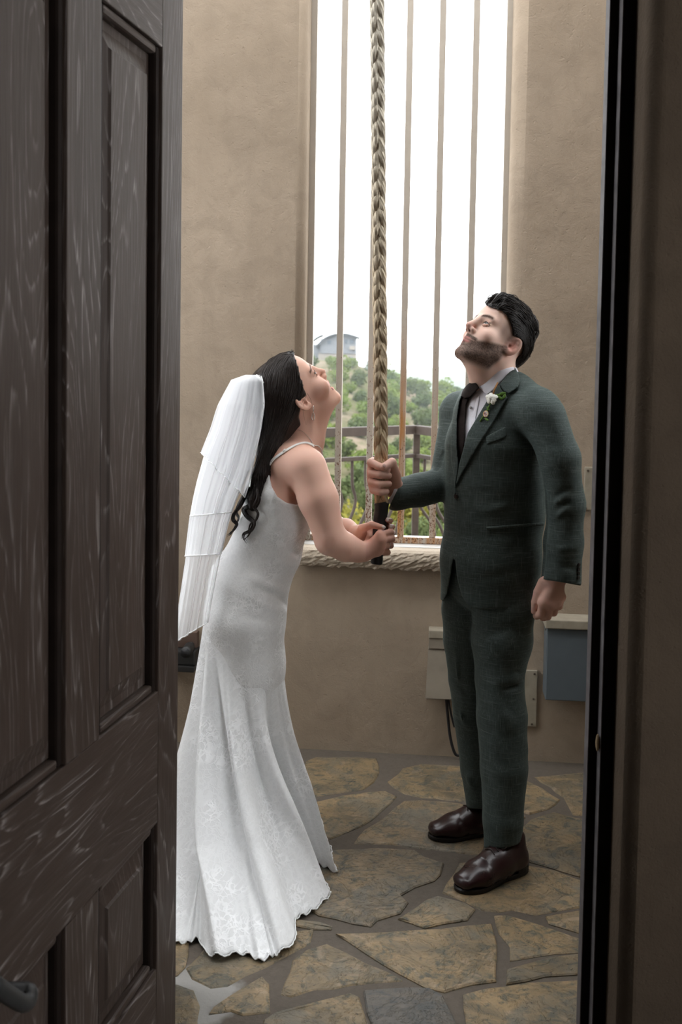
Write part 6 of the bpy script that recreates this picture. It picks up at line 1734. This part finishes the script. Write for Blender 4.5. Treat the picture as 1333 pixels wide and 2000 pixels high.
shoe(onfloor(1025, 1695, .0135), onfloor(903, 1740, .0135), .275, 'burgundy leather derby shoe, nearer to the camera')
shoe(onfloor(990, 1621, .0135), onfloor(838, 1637, .0135), .278, 'burgundy leather derby shoe, behind the other')
# ------------------------------------------------------------------ hair
MAT['hair_g'] = hairmat('black_hair', (.007, .006, .006), (.026, .021, .019), .28)
GH = Field()
_gc = head_cap(HG, .006)
def gcap(X):
    L = HG.loc(X)
    e = smin(f_ell((0, .030, .114), (.060, .064, .036))[0](L), f_ell((0, -.080, .030), (.064, .046, .075))[0](L), .02)
    e = smin(e, f_ell((0, -.030, .105), (.068, .088, .050))[0](L), .02)
    e = smin(_gc(X), e * HG.s, .02)
    return e + (.0042 * np.sin(L[:, 1] * 120 + 6 * np.sin(L[:, 0] * 55) + L[:, 2] * 40) + .0022 * np.sin(L[:, 0] * 190 + L[:, 1] * 90)) * sstep(L[:, 2], .06, .10)
GH.add((gcap, HG.c, .16), .01)
GH.prism([(850, 540), (935, 575), (950, 596), (962, 602), (980, 606), (990, 615), (997, 628), (1001, 642), (1003, 656), (1014, 660), (1023, 668), (1022, 690), (1010, 700), (1002, 716), (1008, 728), (980, 760), (850, 760)], k=.004)
lo, hi = bbox([v(930, 550, -.2), v(1075, 550, .15), v(930, 740, -.2), v(1075, 740, .15)], .0)
ghair = body('hair', GH, lo, hi, .0030, MAT['hair_g'], GR, None, 1)
gh_ = bvh_of(ghair); random.seed(8); paths = []
A0 = [(962, 600), (985, 582), (1012, 592), (1035, 615), (1048, 645), (1050, 680)]
A1 = [(985, 640), (998, 648), (1012, 655), (1026, 668), (1024, 695), (1010, 718)]
for i in range(640):
    w = random.uniform(-.24, 1); s0 = random.uniform(0, 2.6); ln = random.uniform(2.0, 3.2); ph = random.uniform(0, 6.28); pp = []
    for k in np.linspace(s0, min(5, s0 + ln), 6):
        ki = min(4, int(k)); kf = k - ki
        a = (np.array(A0[ki]) * (1 - kf) + np.array(A0[ki + 1]) * kf) * (1 - w) + (np.array(A1[ki]) * (1 - kf) + np.array(A1[ki + 1]) * kf) * w + np.array([2.0 * math.sin(k * 1.7 + ph), 2.0 * math.cos(k * 1.3 + ph)])
        h = gh_.ray_cast(CAMP, ray(*a).normalized())
        if h[0] is None: break
        pp.append(h[0] + (h[1] if h[1].y < 0 else -h[1]) * random.uniform(0, .0035 if w < .45 else .0012))
    if len(pp) > 2: paths.append([Vector(q) for q in cat_rom([np.array(q) for q in pp], 4)])
# loose tufts over the forehead
for i in range(34):
    x = random.uniform(-.050, .050)
    paths.append([Vector(q) for q in cat_rom([A3(HG.w(x, .070, .100)), A3(HG.w(x * 1.05 + random.uniform(-.006, .006), .082, .122 + random.uniform(-.006, .008))), A3(HG.w(x + random.uniform(-.012, .012), .062, .140 + random.uniform(-.008, .006))), A3(HG.w(x + random.uniform(-.016, .016), .025, .145))], 5)])
V, F = strand_tubes(paths, .0013, 4, .25); pyd('hair_locks', V, F, MAT['hair_g'], ghair, True)
# ------------------------------------------------------------------ buttonhole flower with charm
MAT['petal'] = plain('white_petal', (.82, .82, .76), .6, 0, .05); MAT['leaf_b'] = plain('boutonniere_leaf', (.10, .20, .03), .5, 0, .3, 90); MAT['stem_b'] = plain('brown_stem', (.32, .15, .05), .7)
jb2 = BVHTree.FromPolygons(*[x for x in [[q for q in [p for p in []]]] for x in [x]][0:0]) if False else jb_
fp, fn = surf(jb_, 963, 782, .016, -.15)
bo = empty('buttonhole_flower', fp); bo.parent = GR; bo.matrix_parent_inverse = world_of(GR).inverted()
qf_ = fn.to_track_quat('Z', 'Y').to_matrix().to_4x4()
def loc_px(px, py, lift): return surf(jb_, px, py, lift, -.15)[0]
for i in range(11):
    a = i * 2.4; r = .0 if i == 0 else .0085 * math.sqrt(i / 4)
    bm = bmesh.new(); bmesh.ops.create_icosphere(bm, subdivisions=2, radius=.0085)
    for q in bm.verts: q.co = Vector((q.co.x * 1.0, q.co.y * .8, q.co.z * .45 + 22 * (q.co.x ** 2 + q.co.y ** 2)))
    o = bmobj('petal', bm, MAT['petal'], bo, True); o.matrix_basis = Matrix.Translation(fp + fn * (.006 - r * .35)) @ qf_ @ Matrix.Translation((r * math.cos(a), r * math.sin(a), 0)) @ Matrix.Rotation(a, 4, 'Z') @ Matrix.Rotation(.5, 4, 'Y')
for (px, py, an, s) in ((984, 772, .3, 1.0), (980, 780, -.5, .8), (988, 777, 1.2, .75), (975, 775, -.2, .8), (955, 800, 2.2, .7), (952, 822, 2.6, .7)):
    bm = bmesh.new(); bmesh.ops.create_icosphere(bm, subdivisions=2, radius=.011 * s)
    for q in bm.verts: q.co = Vector((q.co.x, q.co.y * .5, q.co.z * .18))
    o = bmobj('leaf', bm, MAT['leaf_b'], bo, True); o.matrix_basis = Matrix.Translation(loc_px(px, py, .012)) @ qf_ @ Matrix.Rotation(an, 4, 'Z') @ Matrix.Rotation(.4, 4, 'X')
tube('stem', [loc_px(966, 777, .018), loc_px(971, 766, .020), loc_px(979, 754, .018)], [.0022, .0030, .0022], MAT['stem_b'], bo, 7)
tube('stem', [loc_px(960, 790, .014), loc_px(953, 805, .012), loc_px(944, 820, .012), loc_px(940, 826, .010)], .0022, MAT['leaf_b'], bo, 6)
MAT['gold'] = plain('brass', (.60, .42, .20), .3, 1.0, .1)
cp_, cn = surf(jb_, 951, 811, .014, -.15); qc = cn.to_track_quat('Z', 'Y').to_matrix().to_4x4()
tube('charm_rim', [cp_ + (qc.to_3x3() @ Vector((.0072 * math.cos(a), .0098 * math.sin(a), 0))) for a in np.linspace(0, 2 * math.pi, 30)], .0012, MAT['gold'], bo, 6)
bm = bmesh.new(); bmesh.ops.create_uvsphere(bm, u_segments=20, v_segments=10, radius=1, matrix=Matrix.Translation(cp_) @ qc @ Matrix.Diagonal((.0068, .0094, .0012, 1)))
t = NT('charm_picture'); f = t.noise(t.coord(), 130, 2); t.col(t.ramp(f, [(.40, (.05, .05, .06)), (.48, (.55, .30, .27)), (.56, (.75, .70, .72)), (.66, (.35, .45, .50))])); t.rough(.2)
bmobj('charm', bm, t.m, bo, True)
